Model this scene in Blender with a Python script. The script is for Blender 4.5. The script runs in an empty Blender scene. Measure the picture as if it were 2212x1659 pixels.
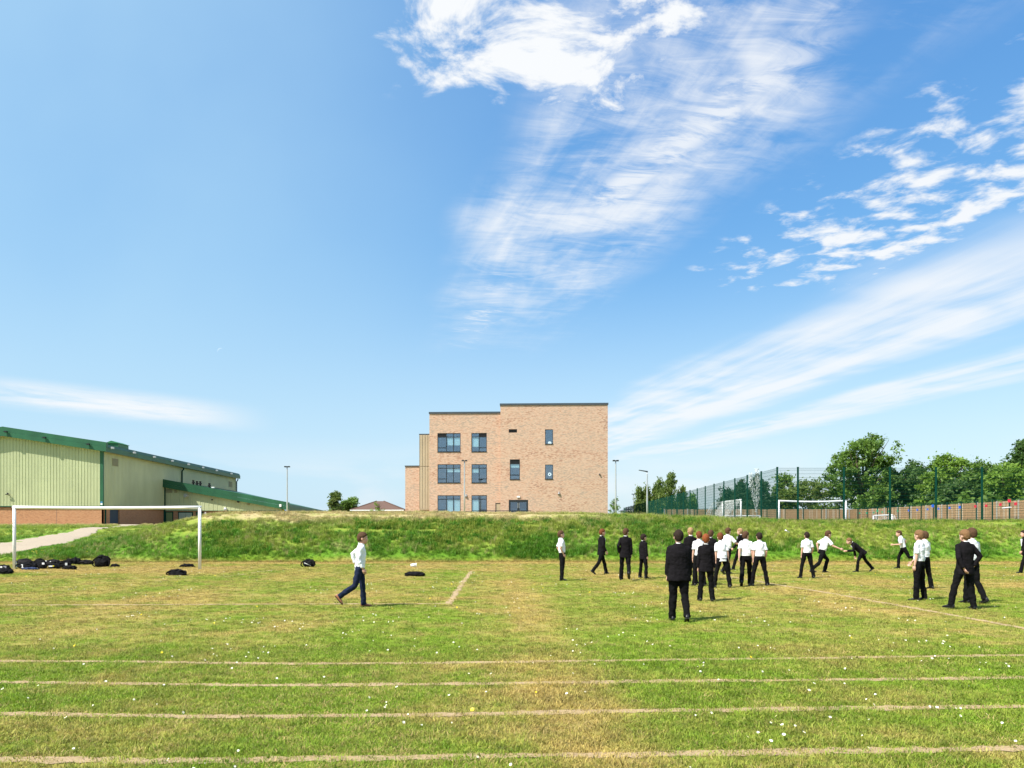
import bpy, bmesh, math, random
import numpy as np
from mathutils import Vector, Matrix, noise as mnoise
R = math.radians
rnd = random.Random(7)
rng = np.random.default_rng(7)
scene = bpy.context.scene
COL = scene.collection

# ------------------------------------------------------------------ camera
F, CX, HY, EYE = 1665.0, 1065.0, 1145.0, 1.5      # focal length, principal column, horizon row (2212 px wide frame), eye height
cam_d = bpy.data.cameras.new('camera'); cam = bpy.data.objects.new('camera', cam_d); COL.objects.link(cam)
cam.location = (0, 0, EYE); cam.rotation_euler = (R(90), 0, 0)
cam_d.sensor_width = 36; cam_d.lens = 36 * F / 2212
cam_d.shift_x = (1106 - CX) / 2212; cam_d.shift_y = (HY - 829.5) / 2212
cam_d.clip_start = .1; cam_d.clip_end = 12000
scene.camera = cam

# ------------------------------------------------------------------ light
SUN_EL, SUN_AZ = 52.0, (-.84, -.54)               # the sun stands behind the camera, to the left
sd = Vector((SUN_AZ[0], SUN_AZ[1], 0)).normalized() * math.cos(R(SUN_EL)) + Vector((0, 0, math.sin(R(SUN_EL))))
sun_d = bpy.data.lights.new('sun', 'SUN'); sun = bpy.data.objects.new('sun', sun_d); COL.objects.link(sun)
sun_d.energy = 4.5; sun_d.angle = R(.55); sun_d.color = (1, .955, .88)
sun.rotation_euler = sd.to_track_quat('Z', 'Y').to_euler(); sun.location = (-60, -40, 90)

class NT:
    """small helper that wires shader nodes"""
    def __init__(s, tree): s.t = tree; s.n = tree.nodes; s.l = tree.links
    def new(s, typ, **kw):
        nd = s.n.new(typ)
        for k, v in kw.items(): setattr(nd, k, v)
        return nd
    def put(s, sock, v):
        if v is None: return
        if isinstance(v, bpy.types.NodeSocket): s.l.new(v, sock)
        else:
            if hasattr(sock.default_value, '__len__') and not hasattr(v, '__len__'): v = [v] * len(sock.default_value)
            if hasattr(v, '__len__') and len(sock.default_value) == 4 and len(v) == 3: v = (*v, 1)
            sock.default_value = v
    def m(s, op, a, b=None, c=None, clamp=False):
        nd = s.new('ShaderNodeMath', operation=op, use_clamp=clamp)
        for i, v in enumerate((a, b, c)): s.put(nd.inputs[i], v)
        return nd.outputs[0]
    def add(s, a, b): return s.m('ADD', a, b)
    def sub(s, a, b): return s.m('SUBTRACT', a, b)
    def mul(s, a, b): return s.m('MULTIPLY', a, b)
    def ss(s, x, lo, hi, o0=0.0, o1=1.0):
        nd = s.new('ShaderNodeMapRange', interpolation_type='SMOOTHSTEP')
        for i, v in enumerate((x, lo, hi, o0, o1)): s.put(nd.inputs[i], v)
        return nd.outputs[0]
    def band(s, x, a, b, c, d): return s.mul(s.ss(x, a, b), s.ss(x, c, d, 1.0, 0.0))
    def xyz(s, v):
        nd = s.new('ShaderNodeSeparateXYZ'); s.put(nd.inputs[0], v); return nd.outputs
    def vec(s, x, y, z=0.0):
        nd = s.new('ShaderNodeCombineXYZ')
        for i, v in enumerate((x, y, z)): s.put(nd.inputs[i], v)
        return nd.outputs[0]
    def noise(s, v, scale=1., detail=4., rough=.55, dist=0., col=False):
        nd = s.new('ShaderNodeTexNoise')
        s.put(nd.inputs['Vector'], v); s.put(nd.inputs['Scale'], scale); s.put(nd.inputs['Detail'], detail)
        s.put(nd.inputs['Roughness'], rough); s.put(nd.inputs['Distortion'], dist)
        return nd.outputs['Color' if col else 'Fac']
    def mix(s, f, a, b, mode='MIX'):
        nd = s.new('ShaderNodeMix', data_type='RGBA', blend_type=mode)
        s.put(nd.inputs[0], f); s.put(nd.inputs[6], a); s.put(nd.inputs[7], b)
        return nd.outputs[2]
    def scale(s, v, k):
        nd = s.new('ShaderNodeVectorMath', operation='MULTIPLY'); s.put(nd.inputs[0], v); s.put(nd.inputs[1], k)
        return nd.outputs[0]

# ------------------------------------------------------------------ sky
world = bpy.data.worlds.new('World'); scene.world = world; world.use_nodes = True
SKY_STRENGTH = .12
w = NT(world.node_tree); w.n.clear()
wo = w.new('ShaderNodeOutputWorld'); bg = w.new('ShaderNodeBackground'); w.l.new(bg.outputs[0], wo.inputs[0])
bg.inputs[1].default_value = SKY_STRENGTH
sky = w.new('ShaderNodeTexSky', sky_type='NISHITA'); sky.sun_disc = False
sky.sun_elevation = R(SUN_EL); sky.sun_rotation = math.atan2(sd.x, sd.y)
sky.altitude = 0; sky.air_density = 1.0; sky.dust_density = 1.0; sky.ozone_density = 1.0
gd = w.new('ShaderNodeTexCoord').outputs['Generated']
dx, dy, dz = w.xyz(gd)
dzc = w.m('MAXIMUM', dz, .035)
px, py = w.m('DIVIDE', dx, dzc), w.m('DIVIDE', dy, dzc)       # the point where the ray meets a flat cloud deck
c0 = w.m('DIVIDE', w.add(px, w.mul(py, .19)), 1.018)           # across the streaks
a0 = w.m('DIVIDE', w.sub(py, w.mul(px, .19)), 1.018)           # along the streaks
P2 = w.vec(c0, a0, .3)
wob = w.sub(w.noise(P2, 1.1, 3., .5), .5)
c = w.add(c0, w.mul(wob, .55)); a = w.add(a0, w.mul(w.sub(w.noise(P2, .9, 2.), .5), .7))
fine = w.noise(w.vec(w.mul(c0, 3.2), w.mul(a0, 7.0), 1.), 1.6, 7., .66, 1.1)          # ripples across
fib = w.noise(w.vec(w.mul(c0, 7.5), w.mul(a0, .9), 4.), 1., 6., .6, .8)                 # fibres along
lump = w.noise(w.vec(c0, a0, 9.), 2.1, 3., .5, .5)
# cirrus fan: feathery, broken by blue gaps
covB = w.mul(w.band(c, .30, .52, .95, 1.30), w.ss(a, 2.3, 4.6, 1., 0.))
dB = w.mul(w.ss(w.add(w.add(w.mul(fine, .55), w.mul(lump, 1.05)), w.add(w.mul(fib, .45), w.mul(w.band(a, 1.7, 2.0, 2.7, 3.4), .12))), .87, 1.42), covB)
rib = w.mul(w.ss(w.m('ABSOLUTE', w.sub(w.add(c0, w.mul(wob, .25)), w.add(.86, w.mul(w.sub(a0, 1.8), -.16)))), .02, .13, 1., 0.), w.mul(w.band(a0, 1.25, 1.6, 2.2, 2.75), w.ss(fine, .25, .6)))
tail = w.mul(w.ss(w.m('ABSOLUTE', w.sub(w.add(c0, w.mul(wob, .3)), .62)), .02, .16, 1., 0.), w.mul(w.band(a0, 2.6, 3.0, 3.6, 4.4), w.ss(fine, .42, .72)))
dB = w.m('MAXIMUM', dB, w.m('MAXIMUM', w.mul(rib, .95), w.mul(tail, .8)))
# long streaks to the right
covA = w.mul(w.m('MAXIMUM', w.band(c, 1.9, 2.3, 3.0, 3.45), w.mul(w.band(c, 3.5, 3.75, 4.1, 4.6), .9)), w.ss(a, 1.6, 2.6))
dA = w.mul(w.ss(w.add(w.add(w.mul(fib, .34), w.mul(w.sub(lump, .5), .55)), w.mul(w.noise(w.vec(w.mul(c0, 2.6), w.mul(a0, .26), 7.), 1., 4., .5, .4), 1.2)), .44, .98), w.mul(covA, w.ss(dz, .05, .12)))
# small broken puffs
puff = w.noise(w.vec(c0, a0, 2.), 7.5, 5., .58, .25)
clus = w.noise(w.vec(c0, a0, 12.), 2.2, 2., .5)
covC = w.mul(w.band(c0, 1.18, 1.62, 1.9, 2.15), w.ss(a0, 2.5, 3.1, 1., 0.))
dC = w.mul(w.ss(w.add(w.add(puff, w.mul(w.sub(clus, .5), .35)), w.mul(w.sub(covC, 1.), .17)), .43, .66), w.ss(covC, .02, .25))
covD = w.mul(w.band(c0, -.02, .16, .58, .80), w.ss(a0, 1.60, 1.84, 1., 0.))
dD = w.mul(w.ss(w.add(w.noise(w.vec(c0, a0, 8.3), 5.0, 8., .62, .4), w.mul(w.sub(covD, 1.), .22)), .39, .57), w.ss(covD, .02, .3))
# thin wisp low on the left, a high veil on that side, and vapour along the horizon
bear, elev = w.m('DIVIDE', dx, w.m('MAXIMUM', dy, .05)), w.m('DIVIDE', dz, w.m('MAXIMUM', dy, .05))
lineE = w.add(elev, w.mul(bear, .11))
wisp = w.noise(w.vec(w.mul(bear, 4.), w.mul(lineE, 34.), 5.), 1., 6., .62, .6)
dE = w.mul(w.mul(w.band(lineE, .085, .105, .110, .135), w.band(bear, -.74, -.58, -.44, -.27)), w.ss(wisp, .30, .58))
dF = w.mul(w.ss(w.noise(w.vec(w.mul(bear, 2.2), w.mul(elev, 9.), 3.), 1.6, 5., .55, .4), .42, .66), w.ss(dz, .03, .13, 1., 0.))
veil = w.mul(w.ss(bear, .25, -.5), w.ss(w.noise(w.vec(bear, elev, 1.), 2.4, 4., .5), .2, .7, .40, .60))
dens = w.m('MAXIMUM', w.m('MAXIMUM', w.mul(dB, .88), w.mul(dA, .86)), w.m('MAXIMUM', w.mul(dC, .95), dD))
dens = w.m('MAXIMUM', dens, w.m('MAXIMUM', w.mul(dE, .92), w.mul(dF, .5)))
dens = w.mul(w.m('MAXIMUM', dens, 0., clamp=True), w.ss(dz, -.01, .01))
world.cycles.sampling_method = 'MANUAL'; world.cycles.sample_map_resolution = 256
EXPO = .95
K = 1.0 / SKY_STRENGTH / 2 ** EXPO
sc_ = w.new('ShaderNodeSeparateColor'); w.l.new(sky.outputs[0], sc_.inputs[0])       # film response of the blue: deeper red loss, softer highlights
chan = [w.mul(w.m('POWER', sc_.outputs[i], g), k * K) for i, (k, g) in enumerate(((.112, 1.08), (.222, .80), (.43, .50)))]
cc_ = w.new('ShaderNodeCombineColor')
for i in range(3): w.l.new(chan[i], cc_.inputs[i])
low_ = w.mix(w.ss(dz, .0, .36, .60, 0.), cc_.outputs[0], (K * .80, K * .925, K * .985))
hazy = w.mix(w.mul(veil, w.ss(dz, -.01, .01)), low_, (K * .50, K * .77, K * .97))
w.l.new(w.mix(dens, hazy, (K * .95, K * .975, K * 1.0)), bg.inputs[0])

# ------------------------------------------------------------------ exposure
vs = scene.view_settings
vs.view_transform = 'Standard'; vs.look = 'None'; vs.gamma = 1; vs.exposure = EXPO; vs.use_curve_mapping = False
scene.cycles.max_bounces = 4; scene.cycles.diffuse_bounces = 2; scene.cycles.transparent_max_bounces = 8
scene.cycles.use_denoising = True

# ------------------------------------------------------------------ building blocks
def proj(x, y, Y):
    """a photographed spot at distance Y, as a point in the place"""
    return Vector(((x - CX) / F * Y, Y, EYE + (HY - y) / F * Y))
def ground_Y(y): return F * EYE / (y - HY)

class MB:
    def __init__(s): s.v = []; s.f = []; s.mi = []; s.cur = 0
    def face(s, *pts):
        b = len(s.v); s.v += [tuple(p) for p in pts]; s.f.append(tuple(range(b, b + len(pts)))); s.mi.append(s.cur)
    def box(s, x0, x1, y0, y1, z0, z1):
        b = len(s.v)
        s.v += [(x, y, z) for z in (z0, z1) for y in (y0, y1) for x in (x0, x1)]
        for q in ((0, 2, 3, 1), (4, 5, 7, 6), (0, 1, 5, 4), (2, 6, 7, 3), (0, 4, 6, 2), (1, 3, 7, 5)):
            s.f.append(tuple(b + i for i in q)); s.mi.append(s.cur)
        return s
    def hexa(s, lo, hi):
        """bottom ring and top ring of the same length"""
        n = len(lo); b = len(s.v); s.v += [tuple(p) for p in lo] + [tuple(p) for p in hi]
        s.f.append(tuple(b + i for i in reversed(range(n)))); s.f.append(tuple(b + n + i for i in range(n))); s.mi += [s.cur] * 2
        for i in range(n):
            j = (i + 1) % n
            s.f.append((b + i, b + j, b + n + j, b + n + i)); s.mi.append(s.cur)
        return s
    def loft(s, rings, cap=True):
        n = len(rings[0]); b = len(s.v)
        for r_ in rings: s.v += [tuple(p) for p in r_]
        for k in range(len(rings) - 1):
            o = b + k * n
            for i in range(n):
                j = (i + 1) % n
                s.f.append((o + i, o + j, o + n + j, o + n + i)); s.mi.append(s.cur)
        if cap:
            s.f.append(tuple(b + i for i in reversed(range(n)))); s.f.append(tuple(b + (len(rings) - 1) * n + i for i in range(n))); s.mi += [s.cur] * 2
        return s
    def tube(s, pts, rad, n=8, ell=1.0, up=None, round_ends=False):
        pts = [Vector(p) for p in pts]
        if not hasattr(rad, '__len__'): rad = [rad] * len(pts)
        rings = []; prev = None
        for i, p in enumerate(pts):
            d = (pts[min(i + 1, len(pts) - 1)] - pts[max(i - 1, 0)]).normalized()
            if prev is None:
                ref = Vector(up) if up else (Vector((0, 0, 1)) if abs(d.z) < .9 else Vector((0, 1, 0)))
            else: ref = prev
            u = (ref - d * ref.dot(d)); u = u.normalized() if u.length > 1e-6 else d.orthogonal().normalized()
            v_ = d.cross(u); prev = u
            rings.append((p, d, u, v_, rad[i]))
        if round_ends:
            p, d, u, v_, r_ = rings[0]
            rings = [(p - d * r_ * .8, d, u, v_, r_ * .35), (p - d * r_ * .45, d, u, v_, r_ * .8)] + rings
            p, d, u, v_, r_ = rings[-1]
            rings += [(p + d * r_ * .45, d, u, v_, r_ * .8), (p + d * r_ * .8, d, u, v_, r_ * .35)]
        return s.loft([[p + (u * math.cos(t) + v_ * math.sin(t) * ell) * r_ for t in [2 * math.pi * k / n for k in range(n)]] for p, d, u, v_, r_ in rings])
    def ball(s, c, r, nu=12, nv=8, fn=None):
        c = Vector(c); r = r if hasattr(r, '__len__') else (r, r, r); rings = []
        for j in range(nv + 1):
            th = math.pi * (j / nv) * .998 + .001; ring = []
            for i in range(nu):
                ph = 2 * math.pi * i / nu
                d = Vector((math.sin(th) * math.cos(ph), math.sin(th) * math.sin(ph), -math.cos(th)))
                k = fn(d) if fn else 1
                ring.append((c.x + d.x * r[0] * k, c.y + d.y * r[1] * k, c.z + d.z * r[2] * k))
            rings.append(ring)
        return s.loft(rings)
    def mesh(s, name, mats, smooth=False):
        me = bpy.data.meshes.new(name); me.from_pydata(s.v, [], s.f)
        mats = mats if isinstance(mats, (list, tuple)) else [mats]
        for m_ in mats: me.materials.append(m_)
        if len(mats) > 1: me.polygons.foreach_set('material_index', s.mi)
        if smooth: me.polygons.foreach_set('use_smooth', [True] * len(s.f))
        me.update(); return me
    def build(s, name, mats, parent=None, smooth=False):
        return link(name, s.mesh(name, mats, smooth), parent)

def link(name, me, parent=None, loc=None, rotz=None):
    o = bpy.data.objects.new(name, me); COL.objects.link(o)
    if parent: o.parent = parent
    if loc is not None: o.location = loc
    if rotz is not None: o.rotation_euler.z = rotz
    return o
def tag(o, label=None, cat=None, group=None, kind=None):
    if label: o['label'] = label
    if cat: o['category'] = cat
    if group: o['group'] = group
    if kind: o['kind'] = kind
    return o
def thing(name, label, cat, loc=(0, 0, 0), rotz=0, group=None):
    o = bpy.data.objects.new(name, None); COL.objects.link(o); o.empty_display_size = .2
    o.location = loc; o.rotation_euler.z = rotz
    return tag(o, label, cat, group)
def box(name, mat_, parent, *dims):
    return MB().box(*dims).build(name, mat_, parent)

# ------------------------------------------------------------------ materials
MATS = {}
def mat(name, col=(.5, .5, .5), rough=.7, metal=0., spec=.4, fn=None, bump=None):
    if name in MATS: return MATS[name]
    m_ = bpy.data.materials.new(name); m_.use_nodes = True; t = NT(m_.node_tree)
    b = t.n['Principled BSDF']; b.inputs['Base Color'].default_value = (*col, 1)
    b.inputs['Roughness'].default_value = rough; b.inputs['Metallic'].default_value = metal
    b.inputs['Specular IOR Level'].default_value = spec
    if fn: t.put(b.inputs['Base Color'], fn(t))
    if bump:
        bn = t.new('ShaderNodeBump'); t.put(bn.inputs['Height'], bump[0](t)); bn.inputs['Strength'].default_value = bump[1]; bn.inputs['Distance'].default_value = bump[2]
        t.l.new(bn.outputs[0], b.inputs['Normal'])
    MATS[name] = m_; return m_
def opos(t): return t.new('ShaderNodeTexCoord').outputs['Object']
def wpos(t): return t.new('ShaderNodeNewGeometry').outputs['Position']
def weathered(c1, amt=.18, sc=.6, det=6.):
    """a colour with stains and wear that have their own shape"""
    def fn(t):
        n = t.noise(t.scale(opos(t), (1, 1, .45)), sc, det, .65)
        k = t.ss(n, .3, .75, 1 - amt, 1 + amt * .6)
        return t.mix(1., c1, t.vec(k, k, k), 'MULTIPLY')
    return fn
def brick_mat(name, pal, mortar, blotch=.6, z_first=True):
    def fn(t):
        p = opos(t); x, y, z = t.xyz(p)
        u = t.add(x, t.mul(y, 1.0)); v = t.vec(u, z, 0.)
        br = t.new('ShaderNodeTexBrick'); t.put(br.inputs['Vector'], v)
        br.offset = .5; br.inputs['Scale'].default_value = 1.; br.inputs['Brick Width'].default_value = .225
        br.inputs['Row Height'].default_value = .075; br.inputs['Mortar Size'].default_value = .006; br.inputs['Bias'].default_value = 0.
        t.put(br.inputs['Color1'], (0, 0, 0)); t.put(br.inputs['Color2'], (1, 1, 1)); t.put(br.inputs['Mortar'], (.5, .5, .5))
        tone = t.new('ShaderNodeSeparateColor'); t.l.new(br.outputs['Color'], tone.inputs[0])
        n1 = t.noise(t.vec(t.mul(u, 1.6), t.mul(z, 7.5), 0.), 1., 5., .7)
        n2 = t.noise(t.vec(t.mul(u, .22), t.mul(z, .5), 3.), 1., 3., .55)
        k = t.add(t.add(t.mul(tone.outputs[0], .42), t.mul(n1, .9)), t.mul(t.sub(n2, .5), blotch))
        cr = t.new('ShaderNodeValToRGB'); t.put(cr.inputs[0], t.mul(k, .82))
        el = cr.color_ramp.elements
        while len(el) < len(pal): el.new(.5)
        for i, (pp, cc) in enumerate(pal): el[i].position = pp; el[i].color = (*cc, 1)
        return t.mix(br.outputs['Fac'], cr.outputs[0], mortar)
    return mat(name, rough=.9, spec=.2, fn=fn)

M_SCHOOL = brick_mat('buff_brick', [(.18, (.14, .10, .085)), (.30, (.33, .165, .11)), (.42, (.50, .30, .21)), (.55, (.58, .395, .288)), (.70, (.41, .275, .205)), (.84, (.30, .255, .21))], (.50, .385, .28), .8)
M_HALLBRICK = brick_mat('orange_brick', [(.2, (.17, .085, .055)), (.36, (.34, .155, .08)), (.52, (.42, .20, .10)), (.72, (.46, .24, .13)), (.86, (.30, .175, .11))], (.36, .25, .16), .35)
M_REDBRICK = brick_mat('red_brick', [(.25, (.32, .10, .06)), (.5, (.42, .13, .07)), (.8, (.48, .18, .10))], (.42, .24, .17), .2)
M_CLAD = mat('pale_green_cladding', rough=.45, spec=.4, fn=weathered((.44, .47, .27), .12, .35))
M_GREEN = mat('green_fascia', rough=.45, fn=weathered((.020, .105, .048), .25, .5))
M_GREENPOST = mat('dark_green_paint', (.003, .048, .033), .75, 0., .12)
M_SOFFIT = mat('soffit', (.34, .30, .22), .8)
M_ANTH = mat('anthracite_frame', (.022, .027, .032), .4)
M_COPING = mat('coping', rough=.5, fn=weathered((.05, .065, .08), .15))
M_TAN = mat('tan_cladding', rough=.55, fn=weathered((.42, .335, .225), .10, .8))
M_WHITE = mat('white_paint', rough=.4, fn=weathered((.80, .80, .79), .07, 2.))
M_WORNWHITE = mat('worn_white_paint', rough=.5, fn=weathered((.74, .73, .70), .2, 4.))
M_BLACK = mat('black_plastic', (.012, .012, .013), .45)
M_STEEL = mat('galvanised', rough=.4, metal=.5, fn=weathered((.55, .56, .57), .12, 3.))
M_DARKINT = mat('dark_interior', (.055, .075, .095), .9)
M_BLIND = mat('roller_blind', (.72, .82, .82), .8)
M_ROOFTILE = mat('brown_roof_tile', rough=.85, fn=lambda t: t.mix(t.noise(t.scale(opos(t), (1, 1, 6)), 2.5, 4.), (.08, .045, .033), (.16, .095, .07)))
M_SLATE = mat('grey_slate', rough=.8, fn=weathered((.11, .12, .14), .2))
M_DOORGREEN = mat('olive_door', (.17, .22, .09), .5)
M_DOORGREY = mat('grey_door', rough=.5, fn=weathered((.30, .35, .28), .1))
M_YELLOW = mat('sign_yellow', (.75, .62, .02), .5)
M_LAMPGLOW = mat('lit_globe', (.9, .9, .85), .5)
b_ = M_LAMPGLOW.node_tree.nodes['Principled BSDF']; b_.inputs['Emission Color'].default_value = (1, .96, .88, 1); b_.inputs['Emission Strength'].default_value = .8
def glass_mat(name, tint, refl):
    m_ = bpy.data.materials.new(name); m_.use_nodes = True; t = NT(m_.node_tree); t.n.clear()
    out = t.new('ShaderNodeOutputMaterial'); tr = t.new('ShaderNodeBsdfTransparent'); gl = t.new('ShaderNodeBsdfGlossy'); mx = t.new('ShaderNodeMixShader')
    t.put(tr.inputs[0], tint); t.put(gl.inputs[0], (.80, .88, 1.)); gl.inputs['Roughness'].default_value = .02
    bn = t.new('ShaderNodeBump'); t.put(bn.inputs['Height'], t.noise(opos(t), 1.1, 2.)); bn.inputs['Strength'].default_value = .04; bn.inputs['Distance'].default_value = .02
    t.l.new(bn.outputs[0], gl.inputs['Normal'])
    mx.inputs[0].default_value = refl; t.l.new(tr.outputs[0], mx.inputs[1]); t.l.new(gl.outputs[0], mx.inputs[2]); t.l.new(mx.outputs[0], out.inputs[0])
    return m_
M_GLASS = glass_mat('coated_glass', (.80, .88, .90), .20)
M_GLASSDARK = glass_mat('door_glass', (.4, .45, .48), .2)
# ------------------------------------------------------------------ terrain
FOOT, CREST = 36.7, 42.5
_cx = np.array([-60, 265, 357, 450, 520, 1000, 1300, 1333, 1525, 1660, 2212, 2600.])
_cy = np.array([1136, 1131, 1119, 1113, 1111, 1110.5, 1113, 1116, 1122, 1127.5, 1127, 1127.])
CRX = (_cx - CX) / F * CREST; CRZ = EYE + (HY - _cy) / F * CREST
def smooth(x, a_, b_): t = np.clip((x - a_) / (b_ - a_), 0, 1); return t * t * (3 - 2 * t)
def nz(X, Y, s, seed=0):
    """cheap smooth value noise on arrays, -1..1"""
    x, y = np.asarray(X) * s + seed * 17.3, np.asarray(Y) * s + seed * 9.1
    ix, iy = np.floor(x), np.floor(y); fx, fy = x - ix, y - iy; fx = fx * fx * (3 - 2 * fx); fy = fy * fy * (3 - 2 * fy)
    h = lambda i, j: np.modf(np.abs(np.sin(i * 127.1 + j * 311.7 + seed * 7.7) * 43758.5453))[0]
    return ((h(ix, iy) * (1 - fx) + h(ix + 1, iy) * fx) * (1 - fy) + (h(ix, iy + 1) * (1 - fx) + h(ix + 1, iy + 1) * fx) * fy) * 2 - 1
MUGA_Z = 1.72
def TZ(X, Y):
    X, Y = np.asarray(X, float), np.asarray(Y, float)
    zc = np.interp(X, CRX, CRZ)
    s = np.clip((Y - FOOT - .25 * nz(X, 0 * X, .15, 3)) / (CREST - FOOT), 0, 1)
    z = zc * (1 - (1 - s) ** 1.75)
    far = EYE + (zc - EYE) * (np.minimum(Y, 96) / CREST * .965 + .035)
    z = np.where(Y > CREST, far, z)
    pit = smooth(Y, 42.6, 44.2) * smooth(X - .045 * np.maximum(Y - 42.2, 0), 14.2, 15.6)
    z = z * (1 - pit) + MUGA_Z * pit
    ramp = np.interp(Y, [36.3, 40, 60, 100, 200], [0, .24, 1.62, 2.24, 2.6])
    k = smooth(X + .12 * np.maximum(Y - 42, 0), -27, -14.5)
    z = ramp * (1 - k) + z * k
    slope = smooth(Y, FOOT, FOOT + 1.5)
    z = z + slope * (1 - pit) * (.07 * nz(X, Y, .55, 1) + .035 * nz(X, Y, 1.6, 2)) * np.where(Y < 60, 1, 0)
    return z + (1 - slope) * .012 * nz(X, Y, .3, 5)
def tz(x, y): return float(TZ(x, y))

def grass_colour(t, bank=False, both=True):
    """living and dead grass in patches; the same patches for the soil sheet and for the blades that stand on it"""
    p = wpos(t); X, Y, Z = t.xyz(p); P = t.vec(X, Y, 0.)
    n1 = t.noise(P, .22, 3., .5); n2 = t.noise(P, 1.1, 5., .6); n3 = t.noise(P, 11., 5., .65); n4 = t.noise(P, 45., 3., .6)
    if not bank or both:
        mid = t.band(Y, 11., 17., 33., 38.)
        worn = t.mul(t.band(Y, 33.6, 34.8, 35.4, 36.6), .17)
        goalmouth = t.mul(t.mul(t.band(X, -19., -16.5, -12., -9.), t.band(Y, 25., 28., 30.5, 33.)), .10)
        q = t.add(t.add(t.mul(n1, .40), t.mul(n2, .36)), t.add(t.mul(n3, .26), t.mul(n4, .18)))
        q = t.add(q, t.add(t.mul(mid, .055), t.add(worn, goalmouth)))
        q = t.add(q, t.mul(t.m('SINE', t.add(t.mul(X, 1.75), t.mul(n2, 2.))), .030)); q = t.add(q, t.mul(t.band(t.add(X, t.mul(n2, .5)), .4, .85, 1.0, 1.6), t.mul(t.ss(Y, 4., 26., 1., .4), .06)))
        dry = t.ss(q, .51, .775)
        g = t.mix(n3, (.092, .185, .012), (.245, .325, .028))
        d = t.mix(n2, (.33, .25, .070), (.45, .335, .115))
        lawn = t.mix(dry, g, d)
        if not bank: return lawn
    q = t.add(t.add(t.mul(n1, .5), t.mul(n2, .4)), t.mul(n3, .2))
    low = t.ss(Z, .25, 1.6, 1., 0.)                                   # lush weeds grow at the foot, thin dry grass on the brow
    lush = t.ss(t.add(q, t.mul(low, .16)), .50, .68)
    dry = t.ss(t.add(t.add(t.mul(n2, .6), t.mul(n1, .36)), t.mul(t.mul(t.ss(Z, 1.6, 2.35), t.ss(X, 1., 9., 1., .25)), .235)), .52, .78)
    g = t.mix(n3, (.19, .26, .032), (.34, .375, .07))
    g = t.mix(lush, g, t.mix(n3, (.070, .19, .014), (.17, .31, .03)))
    rough = t.mix(dry, g, t.mix(n3, (.42, .34, .15), (.55, .44, .24)))
    return t.mix(t.ss(t.add(Z, t.mul(t.sub(n2, .5), .5)), .02, .34), lawn, rough)
def soil_fn(bank):
    def fn(t):
        c_ = grass_colour(t, bank); n = t.noise(wpos(t), 60., 3., .7)
        k = t.ss(n, .25, .75, .62, 1.12)
        return t.mix(1., c_, t.vec(k, k, k), 'MULTIPLY')
    return fn
M_FIELD = mat('mown_grass_sheet', rough=.95, spec=.1, fn=soil_fn(False), bump=(lambda t: t.noise(wpos(t), 34., 5., .7), .6, .03))
M_BANK = mat('bank_grass_sheet', rough=.95, spec=.1, fn=soil_fn(True), bump=(lambda t: t.noise(wpos(t), 9., 5., .7), .8, .08))
def blade_mat(name, bank, k0=.8, k1=1.35, tint=None):
    m_ = bpy.data.materials.new(name); m_.use_nodes = True; t = NT(m_.node_tree); b = t.n['Principled BSDF']
    oi = t.new('ShaderNodeObjectInfo').outputs['Random']
    base = tint if tint else grass_colour(t, bank)
    k = t.ss(oi, 0., 1., k0, k1)
    colr = t.mix(1., base, t.vec(k, k, t.mul(k, .95)), 'MULTIPLY')
    t.put(b.inputs['Base Color'], colr); b.inputs['Roughness'].default_value = .55; b.inputs['Specular IOR Level'].default_value = .25
    tr = t.new('ShaderNodeBsdfTranslucent'); t.put(tr.inputs[0], colr); mx = t.new('ShaderNodeMixShader'); mx.inputs[0].default_value = .3
    t.l.new(b.outputs[0], mx.inputs[1]); t.l.new(tr.outputs[0], mx.inputs[2]); t.l.new(mx.outputs[0], t.n['Material Output'].inputs[0])
    return m_
M_BLADE = blade_mat('mown_blade', False, .62, 1.6)
M_STRAW = blade_mat('dead_blade', False, .8, 1.3, (.44, .33, .135))
M_LONG = blade_mat('long_blade', True, .75, 1.3)
M_SEED = blade_mat('seed_stalk', True, .8, 1.2, (.46, .40, .17))
M_WEED = blade_mat('weed_leaf', True, .7, 1.3, (.085, .23, .02))

def axis(lo, hi, step, out, grow=1.35):
    xs = list(np.arange(lo, hi + 1e-6, step)); d = step; x = hi
    while x < out: d *= grow; x += d; xs.append(x)
    return xs
xs_pos = axis(0, 46, .5, 900); XS = np.array(sorted(set([-x for x in xs_pos] + xs_pos)))
def sheet(name, ys, material, kind='structure'):
    ys = np.array(ys); XX, YY = np.meshgrid(XS, ys); ZZ = TZ(XX, YY)
    v = np.stack([XX, YY, ZZ], -1).reshape(-1, 3); nx = len(XS)
    i = np.arange(nx - 1)[None, :] + np.arange(len(ys) - 1)[:, None] * nx
    f = np.stack([i, i + 1, i + nx + 1, i + nx], -1).reshape(-1, 4)
    me = bpy.data.meshes.new(name); me.from_pydata(v.tolist(), [], f.tolist()); me.materials.append(material)
    me.polygons.foreach_set('use_smooth', [True] * len(f)); me.update()
    return tag(link(name, me), kind=kind)
sheet('playing_field', [-60, -40, -25, -15, -8] + list(np.arange(-4, 36.51, .75)) , M_FIELD)
sheet('grass_bank', list(np.arange(36.5, 47.01, .25)), M_BANK)
sheet('ground', list(np.arange(47, 60, 1)) + list(np.arange(60, 130, 3)) + [130, 150, 180, 230, 320, 500, 800, 1400, 2500, 4500, 8000], M_BANK)

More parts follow.
